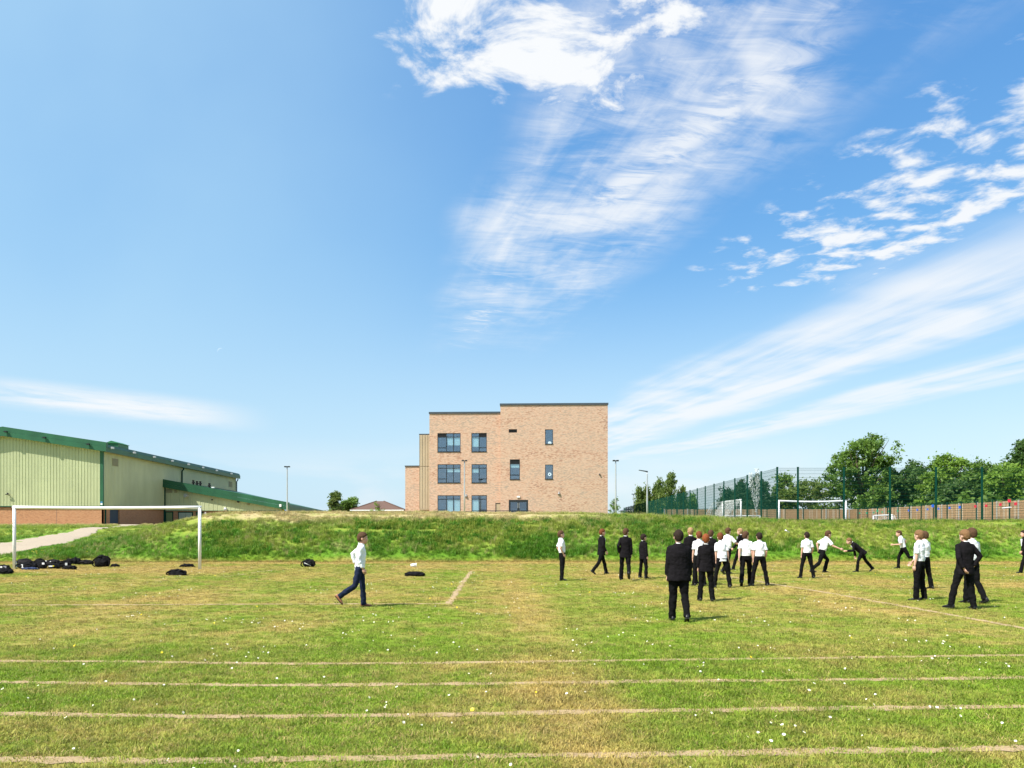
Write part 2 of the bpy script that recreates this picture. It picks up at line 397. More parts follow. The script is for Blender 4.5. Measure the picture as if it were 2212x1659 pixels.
# gravel path climbing past the hall
def ribbon(name, left, right, material, lift=.03, step=.35, jag=.12, nx_=7, kind='structure'):
    left, right = np.array(left, float), np.array(right, float)
    n = int(max(np.hypot(*np.diff(left, axis=0).T).sum(), np.hypot(*np.diff(right, axis=0).T).sum()) / step) + 2
    def res(p):
        d = np.r_[0, np.cumsum(np.hypot(*np.diff(p, axis=0).T))]; s_ = np.linspace(0, d[-1], n)
        return np.stack([np.interp(s_, d, p[:, 0]), np.interp(s_, d, p[:, 1])], -1)
    L, Q = res(left), res(right); wdt = (Q - L) / np.maximum(np.hypot(*(Q - L).T)[:, None], 1e-6)
    L = L + wdt * rng.normal(0, jag, (n, 1)); Q = Q + wdt * rng.normal(0, jag, (n, 1))
    v = []; f = []
    for i in range(n):
        for j in range(nx_):
            p = L[i] + (Q[i] - L[i]) * j / (nx_ - 1); v.append((p[0], p[1], tz(p[0], p[1]) + (lift if 0 < j < nx_ - 1 else lift * .25)))
    for i in range(n - 1):
        for j in range(nx_ - 1):
            q = i * nx_ + j; f.append((q, q + 1, q + nx_ + 1, q + nx_))
    me = bpy.data.meshes.new(name); me.from_pydata(v, [], f); me.materials.append(material); me.polygons.foreach_set('use_smooth', [True] * len(f)); me.update()
    return tag(link(name, me), kind=kind)
M_GRAVEL = mat('pale_gravel', rough=.95, spec=.15, fn=lambda t: t.mix(t.noise(wpos(t), 14., 6., .75), (.22, .175, .125), (.50, .42, .32)), bump=(lambda t: t.noise(wpos(t), 18., 5., .7), .8, .04))
PATH_R = [(-24.0, 35.6), (-24.9, 39.7), (-25.2, 44.8), (-27, 51), (-29.4, 57.5), (-31.5, 64), (-36, 78), (-44, 96)]
PATH_L = [(-32.5, 38.0), (-30.2, 42.5), (-29.3, 46.0), (-30.6, 53), (-31.6, 60), (-33.5, 67), (-39.5, 82), (-47, 97)]
ribbon('gravel_path', PATH_L, PATH_R, M_GRAVEL, .035, .35, .16)

# marking lines burnt into the turf
M_LINE = mat('burnt_line', rough=.95, spec=.1, fn=lambda t: t.mix(t.noise(wpos(t), 30., 6., .8), (.27, .19, .10), (.52, .385, .235)), bump=(lambda t: t.noise(wpos(t), 60., 4., .7), .7, .02))
LINES = []                                          # (polyline, half width)
def g2(x, y): Y = ground_Y(y); return ((x - CX) / F * Y, Y)
def line(name, pts, half, jag=.02):
    p = np.array([g2(*q) for q in pts])
    d = np.r_[0, np.cumsum(np.hypot(*np.diff(p, axis=0).T))]; n = int(d[-1] / .06) + 2; s_ = np.linspace(0, d[-1], n)
    q = np.stack([np.interp(s_, d, p[:, 0]), np.interp(s_, d, p[:, 1])], -1)
    tdir = np.gradient(q, axis=0); tdir /= np.hypot(*tdir.T)[:, None]; nrm = np.stack([-tdir[:, 1], tdir[:, 0]], -1)
    wob = nz(s_, s_ * 0, .5, 11)[:, None] * .012
    h1 = half * (1 + .3 * nz(s_, s_ * 0, 2.3, 12) + .2 * nz(s_, s_ * 0, 7., 15))[:, None] + rng.normal(0, jag, (n, 1)); h2 = half * (1 + .3 * nz(s_, s_ * 0, 1.9, 13) + .2 * nz(s_, s_ * 0, 8., 16))[:, None] + rng.normal(0, jag, (n, 1))
    A, B = q + nrm * (wob + np.maximum(h1, .006)), q + nrm * (wob - np.maximum(h2, .006))
    v = []; f = []
    for i in range(n):
        for P_ in (A[i], q[i] + nrm[i] * wob[i], B[i]): v.append((P_[0], P_[1], tz(P_[0], P_[1]) + .006))
    for i in range(n - 1):
        for j in range(2): k = i * 3 + j; f.append((k, k + 3, k + 4, k + 1))
    me = bpy.data.meshes.new(name); me.from_pydata(v, [], f); me.materials.append(M_LINE); me.update()
    LINES.append((q, half)); return tag(link(name, me), kind='structure')
for pts in ([(-900, 1418), (-260, 1424), (0, 1428), (300, 1429.5), (560, 1433), (1106, 1431), (1700, 1424.5), (2212, 1417), (2450, 1413), (3200, 1402)],
            [(-900, 1464), (-260, 1470), (0, 1474), (300, 1477), (560, 1480), (1106, 1477), (1700, 1472), (2212, 1466), (2450, 1462), (3200, 1450)],
            [(-900, 1534), (-260, 1540), (0, 1543), (400, 1548), (900, 1546), (1300, 1540), (1700, 1534.5), (2212, 1528), (2450, 1524), (3200, 1512)],
            [(-900, 1636), (-300, 1642), (0, 1643), (400, 1643.5), (900, 1637), (1300, 1635), (1700, 1630), (2212, 1618.5), (2450, 1612), (3200, 1594)]):
    line('track_line', pts, .064, .014)
line('penalty_area_line', [(-120, 1307), (0, 1306.5), (500, 1306), (968, 1305)], .07)
line('penalty_area_line', [(968, 1307), (990, 1273), (1018, 1234)], .07)
line('goal_area_line', [(480, 1247), (590, 1231)], .05)
line('pitch_line', [(1560, 1242), (1760, 1277), (1950, 1310), (2212, 1357), (2420, 1394), (2900, 1480)], .075)
line('goal_line', [(-80, 1231), (440, 1228.5), (700, 1222), (1080, 1221), (1500, 1220.5), (2300, 1219)], .04)

# ------------------------------------------------------------------ scattered grass and flowers
def scatter(name, pts, protos, kinds, scl, rots, label=None):
    coll = bpy.data.collections.new('stock_' + name)
    for i, me in enumerate(protos): coll.objects.link(bpy.data.objects.new('%02d_%s' % (i, name), me))
    me = bpy.data.meshes.new(name); me.from_pydata(np.asarray(pts).tolist(), [], [])
    for nm, typ, dat in (('scl', 'FLOAT', scl), ('kind', 'INT', kinds)):
        at = me.attributes.new(nm, typ, 'POINT'); at.data.foreach_set('value', np.asarray(dat))
    at = me.attributes.new('rot', 'FLOAT_VECTOR', 'POINT'); at.data.foreach_set('vector', np.asarray(rots, float).ravel())
    o = tag(link(name, me), label, None, None, 'stuff')
    ng = bpy.data.node_groups.new('scatter_' + name, 'GeometryNodeTree')
    ng.interface.new_socket('Geometry', in_out='INPUT', socket_type='NodeSocketGeometry'); ng.interface.new_socket('Geometry', in_out='OUTPUT', socket_type='NodeSocketGeometry')
    N, L = ng.nodes, ng.links
    gi, go = N.new('NodeGroupInput'), N.new('NodeGroupOutput')
    ci = N.new('GeometryNodeCollectionInfo'); ci.inputs[0].default_value = coll; ci.inputs[1].default_value = True; ci.inputs[2].default_value = True
    ip = N.new('GeometryNodeInstanceOnPoints'); ip.inputs['Pick Instance'].default_value = True
    def attr(nm, dt):
        a_ = N.new('GeometryNodeInputNamedAttribute'); a_.data_type = dt; a_.inputs['Name'].default_value = nm; return a_.outputs['Attribute']
    L.new(gi.outputs[0], ip.inputs['Points']); L.new(ci.outputs[0], ip.inputs['Instance']); L.new(attr('kind', 'INT'), ip.inputs['Instance Index'])
    er = N.new('FunctionNodeEulerToRotation'); L.new(attr('rot', 'FLOAT_VECTOR'), er.inputs[0]); L.new(er.outputs[0], ip.inputs['Rotation'])
    L.new(attr('scl', 'FLOAT'), ip.inputs['Scale']); L.new(ip.outputs[0], go.inputs[0])
    md = o.modifiers.new('scatter', 'NODES'); md.node_group = ng
    return o
def tuft(name, material, n, h, rad, wd, lean, seed, seg=2):
    r_ = random.Random(seed); mb = MB()
    for _ in range(n):
        a_ = r_.uniform(0, 6.283); q = rad * math.sqrt(r_.random()); b_ = r_.uniform(0, 6.283)
        base = Vector((q * math.cos(a_), q * math.sin(a_), -.01)); hh = h * r_.uniform(.55, 1.1); ln = lean * r_.uniform(.2, 1.) * hh
        out = Vector((math.cos(b_), math.sin(b_), 0)); side = Vector((-out.y, out.x, 0)) * wd * r_.uniform(.7, 1.2)
        mid = base + out * ln * .35 + Vector((0, 0, hh * .6)); tip = base + out * ln + Vector((0, 0, hh))
        mb.face(base - side, base + side, mid + side * .7, mid - side * .7); mb.face(mid - side * .7, mid + side * .7, tip)
    return mb.mesh(name, material)
short = [tuft('short', M_BLADE, 38, .026, .08, .0026, 1.3, 1), tuft('short', M_BLADE, 34, .034, .07, .0026, 1.3, 2), tuft('short', M_BLADE, 44, .020, .09, .003, 1.8, 3),
         tuft('straw', M_STRAW, 26, .024, .08, .0024, 2.4, 4), tuft('straw', M_STRAW, 34, .015, .09, .003, 3.2, 5)]
def field_points(n, y0, y1):
    Y = rng.uniform(y0, y1, n); X = rng.uniform(-.74, .80, n) * Y + rng.uniform(-2.2, 2.2, n); return X, Y     # falls off with distance
X, Y = field_points(98000, 3.4, 36.4); X2, Y2 = field_points(26000, 3.6, 10.); X, Y = np.r_[X, X2], np.r_[Y, Y2]
near = np.full(len(X), 9.)
for q, half in LINES:
    for i0 in range(0, len(q), 4000):
        seg = q[i0:i0 + 4000]
        o_ = np.argsort(seg[:, 0]) if abs(seg[-1, 0] - seg[0, 0]) > abs(seg[-1, 1] - seg[0, 1]) else None
        if o_ is not None:
            yy = np.interp(X, seg[o_, 0], seg[o_, 1], left=1e3, right=1e3); near = np.minimum(near, np.abs(Y - yy) - half)
        else:
            o2 = np.argsort(seg[:, 1]); xx = np.interp(Y, seg[o2, 1], seg[o2, 0], left=1e3, right=1e3); near = np.minimum(near, np.abs(X - xx) - half)
on = near < rng.normal(.0, .03, len(X))
keep = (~on) | (rng.random(len(X)) < .8)
X, Y, on = X[keep], Y[keep], on[keep]
patch = .5 + .5 * nz(X, Y, .6, 21) * .6 + .2 * nz(X, Y, 2.3, 22)
kind = rng.integers(0, 3, len(X)); dead = rng.random(len(X)) < .08 + .14 * (patch < .4); kind = np.where(dead, 3, kind); kind = np.where(on, 4, kind)
scl = rng.uniform(.7, 1.15, len(X)) * (1 + .25 * patch) * (1 + .012 * Y); scl = np.where(on, scl * .7, scl)
rots = np.stack([rng.normal(0, .1, len(X)), rng.normal(0, .1, len(X)), rng.uniform(0, 6.28, len(X))], -1)
scatter('lawn_grass', np.stack([X, Y, TZ(X, Y)], -1), short, kind, scl, rots, 'short mown grass, part green and part straw, over the playing field')

longs = [tuft('long', M_LONG, 34, .19, .12, .006, .8, 6), tuft('long', M_LONG, 30, .25, .13, .007, .9, 7), tuft('long', M_LONG, 40, .13, .15, .007, 1.1, 8),
         tuft('weed', M_WEED, 26, .15, .16, .016, 1.3, 9), tuft('seed', M_SEED, 14, .28, .12, .004, .6, 10), tuft('low', M_LONG, 36, .055, .14, .006, 1.5, 11)]
n = 60000
X = rng.uniform(-40, 34, n); Y = FOOT - 1.0 + (47 - FOOT) * rng.random(n) ** 1.15
lush = nz(X, Y, .45, 31) * .55 + nz(X, Y, 1.3, 32) * .45; zz = TZ(X, Y)
pathx_r = np.interp(Y, [p[1] for p in PATH_R], [p[0] for p in PATH_R]); pathx_l = np.interp(Y, [p[1] for p in PATH_L], [p[0] for p in PATH_L])
onpath = (X > pathx_l - .1) & (X < pathx_r + .1)
brow = smooth(Y, 39.6, 41.6) * (1 - .75 * smooth(X, 2, 9)); bare = (nz(X, Y, .5, 33) * .5 + nz(X * .5, Y * 2, .8, 34) * .6) > (.55 - .52 * brow)
foot = Y < FOOT + .35 + .5 * nz(X, 0 * X, .5, 36)
keep = ~onpath & (~bare | (rng.random(n) < .12)) & ~((Y > 43.0) & (X > 15.3))
kind = np.where(lush > .12, rng.choice([0, 1, 3, 3, 2], n), rng.choice([0, 1, 2, 4, 0], n)); kind = np.where((brow > .45) | foot, rng.choice([5, 5, 2, 5, 0], n), kind)
scl = rng.uniform(.55, 1.2, n) * (1 + .45 * lush) * np.where(foot, .7, 1) * np.where(X < -22, .65, 1.0) * np.where(X > 15, .8, 1.)
rots = np.stack([rng.normal(0, .15, n), rng.normal(.05, .15, n), rng.uniform(0, 6.28, n)], -1)
P_ = np.stack([X, Y, zz], -1)[keep]
scatter('bank_grass', P_, longs, kind[keep], scl[keep], rots[keep], 'long rough grass and weeds growing on the bank')
n = 16000; Y = 47 + 50 * rng.random(n) ** 1.5; X = rng.uniform(-.74, .17, n) * Y; keep = ~((X > np.interp(Y, [p[1] for p in PATH_L], [p[0] for p in PATH_L]) - .3) & (X < np.interp(Y, [p[1] for p in PATH_R], [p[0] for p in PATH_R]) + .3))
X, Y = X[keep], Y[keep]; n = len(X)
scatter('plateau_grass', np.stack([X, Y, TZ(X, Y)], -1), longs, rng.choice([5, 2, 5, 0], n), rng.uniform(.8, 1.5, n), np.stack([0 * X, 0 * X, rng.uniform(0, 6.28, n)], -1), 'rough grass on the level ground above the bank')

M_PETAL = mat('daisy_petal', (.85, .85, .82), .6); M_GOLD = mat('buttercup', (.85, .60, .01), .5)
def flower(name, petal, centre, r_, h, tilt):
    mb = MB(); n_ = 9; q = Matrix.Rotation(tilt, 3, 'X')
    for i in range(n_):
        a_, b_ = 2 * math.pi * i / n_, 2 * math.pi * (i + .8) / n_
        mb.face(*[q @ Vector(p) + Vector((0, 0, h)) for p in ((0, 0, 0), (r_ * math.cos(a_), r_ * math.sin(a_), .003), (r_ * math.cos(b_), r_ * math.sin(b_), .003))])
    mb.cur = 1; mb.loft([[q @ Vector((rr * math.cos(t), rr * math.sin(t), z)) + Vector((0, 0, h)) for t in [k * 1.0472 for k in range(6)]] for rr, z in ((r_ * .36, .002), (r_ * .25, .006))])
    return mb.mesh(name, [petal, centre])
daisy = [flower('daisy', M_PETAL, M_GOLD, .014, .050, .5), flower('daisy', M_PETAL, M_GOLD, .012, .046, .85)]; gold = [flower('yellow_flower', M_GOLD, M_GOLD, .022, .048, .8)]
ctr = np.stack(field_points(150, 4.6, 30), -1); ii = rng.integers(0, 150, 520); q = ctr[ii] + rng.normal(0, .24, (520, 2)); q = np.r_[q, np.stack(field_points(330, 4.6, 33), -1)]; n = len(q)
scatter('daisies', np.c_[q, TZ(q[:, 0], q[:, 1])], daisy, rng.integers(0, 2, n), rng.uniform(.45, .95, n), np.stack([0 * q[:, 0], 0 * q[:, 0], rng.normal(0, .8, n)], -1), 'white daisies dotted over the mown grass')
q = np.stack(field_points(45, 5.5, 34), -1)
ex = np.stack([rng.normal(-21.3, .9, 110), rng.normal(38.6, .5, 110)], -1); ex2 = np.stack([rng.uniform(-38, -33, 60), rng.uniform(48, 56, 60)], -1); q = np.r_[q, ex, ex2]; n = len(q)
hh = np.r_[np.full(45, 1.), np.full(170, 1.2)]
scatter('yellow_flowers', np.c_[q, TZ(q[:, 0], q[:, 1]) + np.r_[np.zeros(45), np.full(170, .06)]], gold, np.zeros(n, int), rng.uniform(.4, .8, n) * hh, np.stack([0 * q[:, 0], 0 * q[:, 0], rng.normal(0, .8, n)], -1), 'small yellow flowers in the grass and at the foot of the bank')
# ------------------------------------------------------------------ walls with openings
def holed_wall(name, mat_, parent, x0, x1, z0, z1, holes, y=0., depth=.14, thick=.3):
    xs = sorted({x0, x1, *[h[0] for h in holes], *[h[1] for h in holes]}); zs = sorted({z0, z1, *[h[2] for h in holes], *[h[3] for h in holes]})
    mb = MB()
    for i in range(len(xs) - 1):
        for j in range(len(zs) - 1):
            cx_, cz_ = (xs[i] + xs[i + 1]) / 2, (zs[j] + zs[j + 1]) / 2
            if any(h[0] < cx_ < h[1] and h[2] < cz_ < h[3] for h in holes): continue
            mb.face((xs[i], y, zs[j]), (xs[i + 1], y, zs[j]), (xs[i + 1], y, zs[j + 1]), (xs[i], y, zs[j + 1]))
    for a_, b_, c_, d_ in holes:
        Y1 = y + depth
        mb.face((a_, y, c_), (a_, y, d_), (a_, Y1, d_), (a_, Y1, c_)); mb.face((b_, y, c_), (b_, Y1, c_), (b_, Y1, d_), (b_, y, d_))
        mb.face((a_, y, d_), (b_, y, d_), (b_, Y1, d_), (a_, Y1, d_)); mb.face((a_, y, c_), (a_, Y1, c_), (b_, Y1, c_), (b_, y, c_))
    return mb.build(name, mat_, parent)

def window(parent, x0, x1, z0, z1, y, cols, rows, panes, fw=.065, name='window'):
    """frame with mullions; panes: (x0,x1,z0,z1,kind)"""
    f = MB(); yb, yf = y + .10, y + .04
    f.box(x0, x1, yf, yb, z0, z0 + fw); f.box(x0, x1, yf, yb, z1 - fw, z1); f.box(x0, x0 + fw, yf, yb, z0 + fw, z1 - fw); f.box(x1 - fw, x1, yf, yb, z0 + fw, z1 - fw)
    for cx_, a_, b_ in cols: f.box(cx_ - fw * .5, cx_ + fw * .5, yf + .006, yb - .004, a_, b_)
    for cz_, a_, b_ in rows: f.box(a_, b_, yf + .01, yb - .008, cz_ - fw * .5, cz_ + fw * .5)
    win = f.build(name, M_ANTH, parent)
    s_ = MB().box(x0 - .03, x1 + .03, y - .05, y + .05, z0 - .05, z0 - .004); s_.build('sill', M_ANTH, win)
    rb = MB().box(x0, x1, y + 1.2, y + 1.25, z0, z1); rb.box(x0 - .02, x0, y + .12, y + 1.2, z0, z1); rb.box(x1, x1 + .02, y + .12, y + 1.2, z0, z1); rb.box(x0, x1, y + .12, y + 1.2, z0 - .02, z0); rb.box(x0, x1, y + .12, y + 1.2, z1, z1 + .02)
    rb.build('room_lining', M_DARKINT, win)
    for a_, b_, c_, d_, k in panes:
        if k == 'louvre':
            lv = MB().box(a_, b_, y + .085, y + .095, c_, d_); nl = max(3, int((d_ - c_) / .09))
            for i in range(nl): zc_ = c_ + (i + .5) * (d_ - c_) / nl; lv.hexa([(a_, y + .05, zc_ - .035), (b_, y + .05, zc_ - .035), (b_, y + .083, zc_), (a_, y + .083, zc_)], [(a_, y + .05, zc_ - .025), (b_, y + .05, zc_ - .025), (b_, y + .083, zc_ + .01), (a_, y + .083, zc_ + .01)])
            lv.build('louvre', M_BLACK, win)
        else:
            box('pane', M_GLASSDARK if k == 'dark' else M_GLASS, win, a_, b_, y + .066, y + .074, c_, d_)
            if isinstance(k, float): box('blind', M_BLIND, win, a_ + .01, b_ - .01, y + .14, y + .15, k, d_)
    return win

# ------------------------------------------------------------------ school block
SY = 90.0
def sx(z): return -13.976 + .014077 * z - .875
def sz(z): return 17.93 - .014077 * z - 3.2
school = thing('school_building', 'three storey buff brick school block with dark framed windows above the bank', 'building', (.875, SY, 3.2), R(-2.3))
XL, XM, XRt = sx(463), sx(1055), sx(1937); ZL, ZR = sz(198), sz(136)
wins = []
def H(a_, b_, c_, d_): return (sx(a_), sx(b_), sz(d_), sz(c_))
holesL = [H(530, 723, 361, 517), H(813, 941, 361, 517), H(531, 723, 620, 775), H(814, 942, 620, 775), H(531, 723, 878, 1036), H(814, 942, 878, 1036), H(1013, 1054, 942, 1050)]
YR = -.4                                             # the stair block stands proud of the classroom block
holesR = [H(1124, 1192, 335, 363), H(1423, 1489, 338, 459), H(1423, 1489, 628, 748), H(1133, 1216, 584, 750), H(1124, 1284, 918, 1050)]
holed_wall('classroom_wall', M_SCHOOL, school, XL, XM, -.8, ZL, holesL)
holed_wall('stair_wall', M_SCHOOL, school, XM, XRt, -.8, ZR, holesR, YR)
mb = MB(); D = 22.
mb.face((XL, D, -.8), (XL, 0, -.8), (XL, 0, ZL), (XL, D, ZL)); mb.face((XM, .0, -.8), (XM, YR, -.8), (XM, YR, ZR), (XM, 0, ZR)); mb.face((XM, D, ZL), (XM, 0, ZL), (XM, 0, ZR), (XM, D, ZR))
mb.face((XRt, YR, -.8), (XRt, D, -.8), (XRt, D, ZR), (XRt, YR, ZR)); mb.face((XRt, D, -.8), (XL, D, -.8), (XL, D, ZL), (XRt, D, ZL)); mb.face((XRt, D, ZL), (XM, D, ZL), (XM, D, ZR), (XRt, D, ZR))
mb.build('side_wall', M_SCHOOL, school)
mb = MB(); mb.box(XL - .06, XM - .003, -.07, D, ZL, ZL + .17); mb.box(XM - .06, XRt + .06, YR - .07, D, ZR, ZR + .17); rf = mb.build('roof', M_COPING, school)
mb = MB(); mb.box(XL - .07, XM - .07, -.08, -.02, ZL - .03, ZL + .19); mb.box(XM - .07, XRt + .07, YR - .08, YR - .02, ZR - .03, ZR + .19); mb.build('coping', M_COPING, rf)
# left wing: brick return and tan standing seam panels
mb = MB().box(sx(371), XL, .9, D - .5, -.8, sz(366)); mb.build('wing_wall', M_SCHOOL, school); box('wing_coping', M_COPING, school, sx(371) - .05, XL - .004, .82, D - .5, sz(366), sz(358))
mb = MB().box(sx(246), sx(371) - .003, 1.3, D - 1, -.8, sz(630)); mb.build('low_wing_wall', M_SCHOOL, school); box('low_wing_coping', M_COPING, school, sx(246) - .05, sx(371), 1.22, D - 1, sz(630), sz(622))
for i in range(4):
    a_ = sx(372) + i * (XL - sx(372)) / 4; b_ = a_ + (XL - sx(372)) / 4
    for zl_, zh_ in ((sz(630), sz(368)), (sz(988), sz(634))):
        mb = MB().box(a_ + .01, b_ - .01, .80, .88, zl_, zh_); mb.box(a_ - .012, a_ + .012, .76, .80, zl_, zh_); mb.build('cladding_panel', M_TAN, school)
box('panel_flashing', M_TAN, school, sx(371), XL - .004, .74, .9, sz(996), sz(989))
mb = MB().box(XRt + .004, sx(1984), 6, D - 2, -.8, sz(863)); mb.build('rear_wing', M_TAN, school)
for i in range(3): box('cladding_panel', M_TAN, school, XRt + .02 + i * .22, XRt + .22 + i * .22, 5.94, 5.995, -.8, sz(866))
# classroom windows
for r_, (t0, t1, blind3, blind2) in enumerate(((361, 517, 462, 474), (620, 775, 685, 690), (878, 1036, 1040, 1040))):
    tr = t0 + 33; lo = t0 + 122
    w3 = [sx(531), sx(605), sx(663), sx(723)]; zt, zm, zb, zl = sz(t0), sz(tr), sz(t1), sz(lo)
    top0 = 'louvre' if r_ == 0 else 'clear'
    g = .045
    window(school, w3[0], w3[3], zb, zt, .0, [(w3[1], zb, zt), (w3[2], zb, zt)], [(zm, w3[0], w3[3]), (zl, w3[0], w3[1])],
           [(w3[0] + g, w3[1] - g, zm + g, zt - g, top0), (w3[1] + g, w3[2] - g, zm + g, zt - g, 'clear'), (w3[2] + g, w3[3] - g, zm + g, zt - g, 'clear'),
            (w3[0] + g, w3[1] - g, zl + g, zm - g, 'clear'), (w3[0] + g, w3[1] - g, zb + g, zl - g, 'clear'),
            (w3[1] + g, w3[2] - g, zb + g, zm - g, float(sz(blind3))), (w3[2] + g, w3[3] - g, zb + g, zm - g, float(sz(blind3)))])
    w2 = [sx(814), sx(877), sx(941)]
    window(school, w2[0], w2[2], zb, zt, .0, [(w2[1], zb, zt)], [(zm, w2[0], w2[2]), (zl, w2[1], w2[2])],
           [(w2[0] + g, w2[1] - g, zm + g, zt - g, 'clear'), (w2[1] + g, w2[2] - g, zm + g, zt - g, top0), (w2[0] + g, w2[1] - g, zb + g, zm - g, float(sz(blind2))),
            (w2[1] + g, w2[2] - g, zl + g, zm - g, 'clear'), (w2[1] + g, w2[2] - g, zb + g, zl - g, 'clear')])
# stair block openings
a_, b_, c_, d_ = holesR[0]; lv = MB().box(a_, b_, YR + .1, YR + .12, c_, d_)
for i in range(4): z = c_ + (i + .5) * (d_ - c_) / 4; lv.hexa([(a_, YR + .02, z - .06), (b_, YR + .02, z - .06), (b_, YR + .09, z), (a_, YR + .09, z)], [(a_, YR + .02, z - .04), (b_, YR + .02, z - .04), (b_, YR + .09, z + .02), (a_, YR + .09, z + .02)])
lv.build('louvre', M_BLACK, school)
for k, hh in enumerate((holesR[1], holesR[2])):
    a_, b_, c_, d_ = hh; wn = window(school, a_, b_, c_, d_, YR, [], [], [(a_ + .06, b_ - .06, c_ + .06, d_ - .06, 'clear')])
    zc = sz(447) if k == 0 else sz(705)
    mb = MB(); ri = 0.02 if k == 0 else .085
    mb.loft([[(sx(1462) + r_ * math.sin(t), YR + .5 + y_, zc + r_ * math.cos(t)) for t in [i * math.pi / 12 for i in range(24)]] for r_, y_ in ((.2, 0), (.2, .05), (ri, .05), (ri, 0), (.2, 0))], cap=False)
    mb.build('ceiling_globe', M_LAMPGLOW, wn, True)
a_, b_, c_, d_ = holesR[3]
window(school, a_, b_, c_, d_, YR, [], [(sz(621), a_, b_), (sz(713), a_, b_)], [(a_ + .06, b_ - .06, sz(618), d_ - .06, 'louvre'), (a_ + .06, b_ - .06, sz(709), sz(624), float(sz(652))), (a_ + .06, b_ - .06, c_ + .06, sz(717), 'clear')])
a_, b_, c_, d_ = holesR[4]
dr = MB(); fw = .07; mx = (a_ + b_) / 2
dr.box(a_, b_, YR + .03, YR + .1, d_ - .13, d_); dr.box(a_, a_ + fw, YR + .03, YR + .1, c_, d_ - .13); dr.box(b_ - fw, b_, YR + .03, YR + .1, c_, d_ - .13)
de = dr.build('entrance_doors', M_ANTH, school)
for x0, x1 in ((a_ + fw + .005, mx - .005), (mx + .005, b_ - fw - .005)):
    q = MB(); st = .13; zt = d_ - .135
    q.box(x0, x0 + st, YR + .045, YR + .095, c_, zt); q.box(x1 - st, x1, YR + .045, YR + .095, c_, zt); q.box(x0 + st, x1 - st, YR + .045, YR + .095, zt - st, zt); q.box(x0 + st, x1 - st, YR + .045, YR + .095, c_, c_ + .3)
    q.build('door_leaf', M_ANTH, de)
    box('pane', M_GLASSDARK, de, x0 + st, x1 - st, YR + .066, YR + .074, c_ + .3, zt - st)
    box('handle', M_STEEL, de, (x1 - .09 if x0 < mx - .3 and x1 < mx else x0 + .05), (x1 - .05 if x1 < mx else x0 + .09), YR - .01, YR + .04, c_ + .9, c_ + 1.5)
rb = MB().box(a_, b_, YR + 2.0, YR + 2.05, c_, d_); rb.box(a_, b_, YR + .12, YR + 2., c_ - .02, c_); rb.build('room_lining', M_DARKINT, de)
box('lobby_notice', M_BLIND, de, a_ + .45, a_ + .95, YR + .3, YR + .32, c_ + .55, c_ + .85); box('lobby_notice', M_BLIND, de, mx + .25, mx + .85, YR + .3, YR + .32, c_ + .55, c_ + .85)
a_, b_, c_, d_ = holesL[6]; nd = MB().box(a_, b_, .02, .1, d_ - .08, d_); nd.box(a_, a_ + .08, .02, .1, c_, d_ - .08); ndo = nd.build('side_door', M_ANTH, school)
box('door_leaf', M_TAN, ndo, a_ + .08, b_ - .01, .05, .09, c_, d_ - .08)
box('door_light', M_WHITE, school, sx(1190), sx(1217), YR - .1, YR - .004, sz(899), sz(888))
M_LAMPGREY = mat('lamp_grey', (.22, .21, .20), .5)
def cone_lamp(parent, x, y, z, s_=1.):
    mb = MB(); n_ = 14; half = [math.pi * k / (n_ - 1) for k in range(n_)]
    mb.loft([[(x - r_ * math.cos(t), y - .01 - r_ * .9 * math.sin(t), zz_) for t in half] for r_, zz_ in ((.17 * s_, z - .14 * s_), (.15 * s_, z - .10 * s_), (.05 * s_, z + .13 * s_), (.02 * s_, z + .16 * s_))])
    return mb.build('wall_lamp', M_LAMPGREY, parent, True)
cone_lamp(school, sx(1538), YR, sz(862), 1.1); cone_lamp(school, sx(770), 0, sz(879), 1.1)
mb = MB().ball((sx(1870), YR - .1, sz(713)), .09); mb.box(sx(1870) - .05, sx(1870) + .05, YR - .1, YR - .002, sz(711), sz(703)); mb.build('security_camera', M_BLACK, school, True)

# railing in front of the classroom windows
rail = thing('handrail', 'dark metal balustrade along the foot of the school wall', 'railing', (.875, SY, 3.2), R(-2.3))
def rail_run(x0, x1, z0, z1, y):
    mb = MB()
    for zz_ in (z1 - .04, z0 + .12): mb.box(x0, x1, y - .03, y + .03, zz_, zz_ + .065)
    mb.build('rail', M_ANTH, rail)
    n_ = max(2, int((x1 - x0) / 1.25) + 1)
    for i in range(n_): xx = x0 + (x1 - x0) * i / (n_ - 1); box('post', M_ANTH, rail, xx - .025, xx + .025, y - .024, y + .024, z0 - .3, z1 + .008)
    mb = MB(); m_ = int((x1 - x0) / .12)
    for i in range(m_): xx = x0 + (i + .5) * (x1 - x0) / m_; mb.box(xx - .009, xx + .009, y - .009, y + .009, z0 + .185, z1 - .04)
    o = mb.build('balusters', M_ANTH, rail); o['kind'] = 'stuff'
rail_run(sx(390), sx(486), -.5, sz(1029), -1.3); rail_run(sx(488), sx(654), -.5, sz(1022), -1.35); rail_run(sx(656), sx(820), -.5, sz(1015), -1.4); rail_run(sx(822), sx(1306), -.5, sz(1009), -1.45)

# ------------------------------------------------------------------ sports hall
HYY = 100.0; hs = F / HYY
def hx(z): return (.25 * z - CX) / hs
def hz(z): return EYE + (HY - 887.1 - .25 * z) / hs
G0 = 2.05; XC = hx(893); ZB = hz(824)                # ground, near corner, foot of the cladding
hall = thing('sports_hall', 'large sports hall with pale green ribbed cladding and deep green roof edge', 'building', (XC, HYY, G0))
LX = lambda x: x - XC
xr = LX(hx(55)); zr, ze = hz(225) - G0, hz(352) - G0   # wall top at the ridge and at the corner
slope = (zr - ze) / (0 - xr); zb = ZB - G0; LEN = 51.5; XW = 2 * xr
def wall_top(x): return ze + slope * (-x) if x > xr else ze + slope * (x - XW)
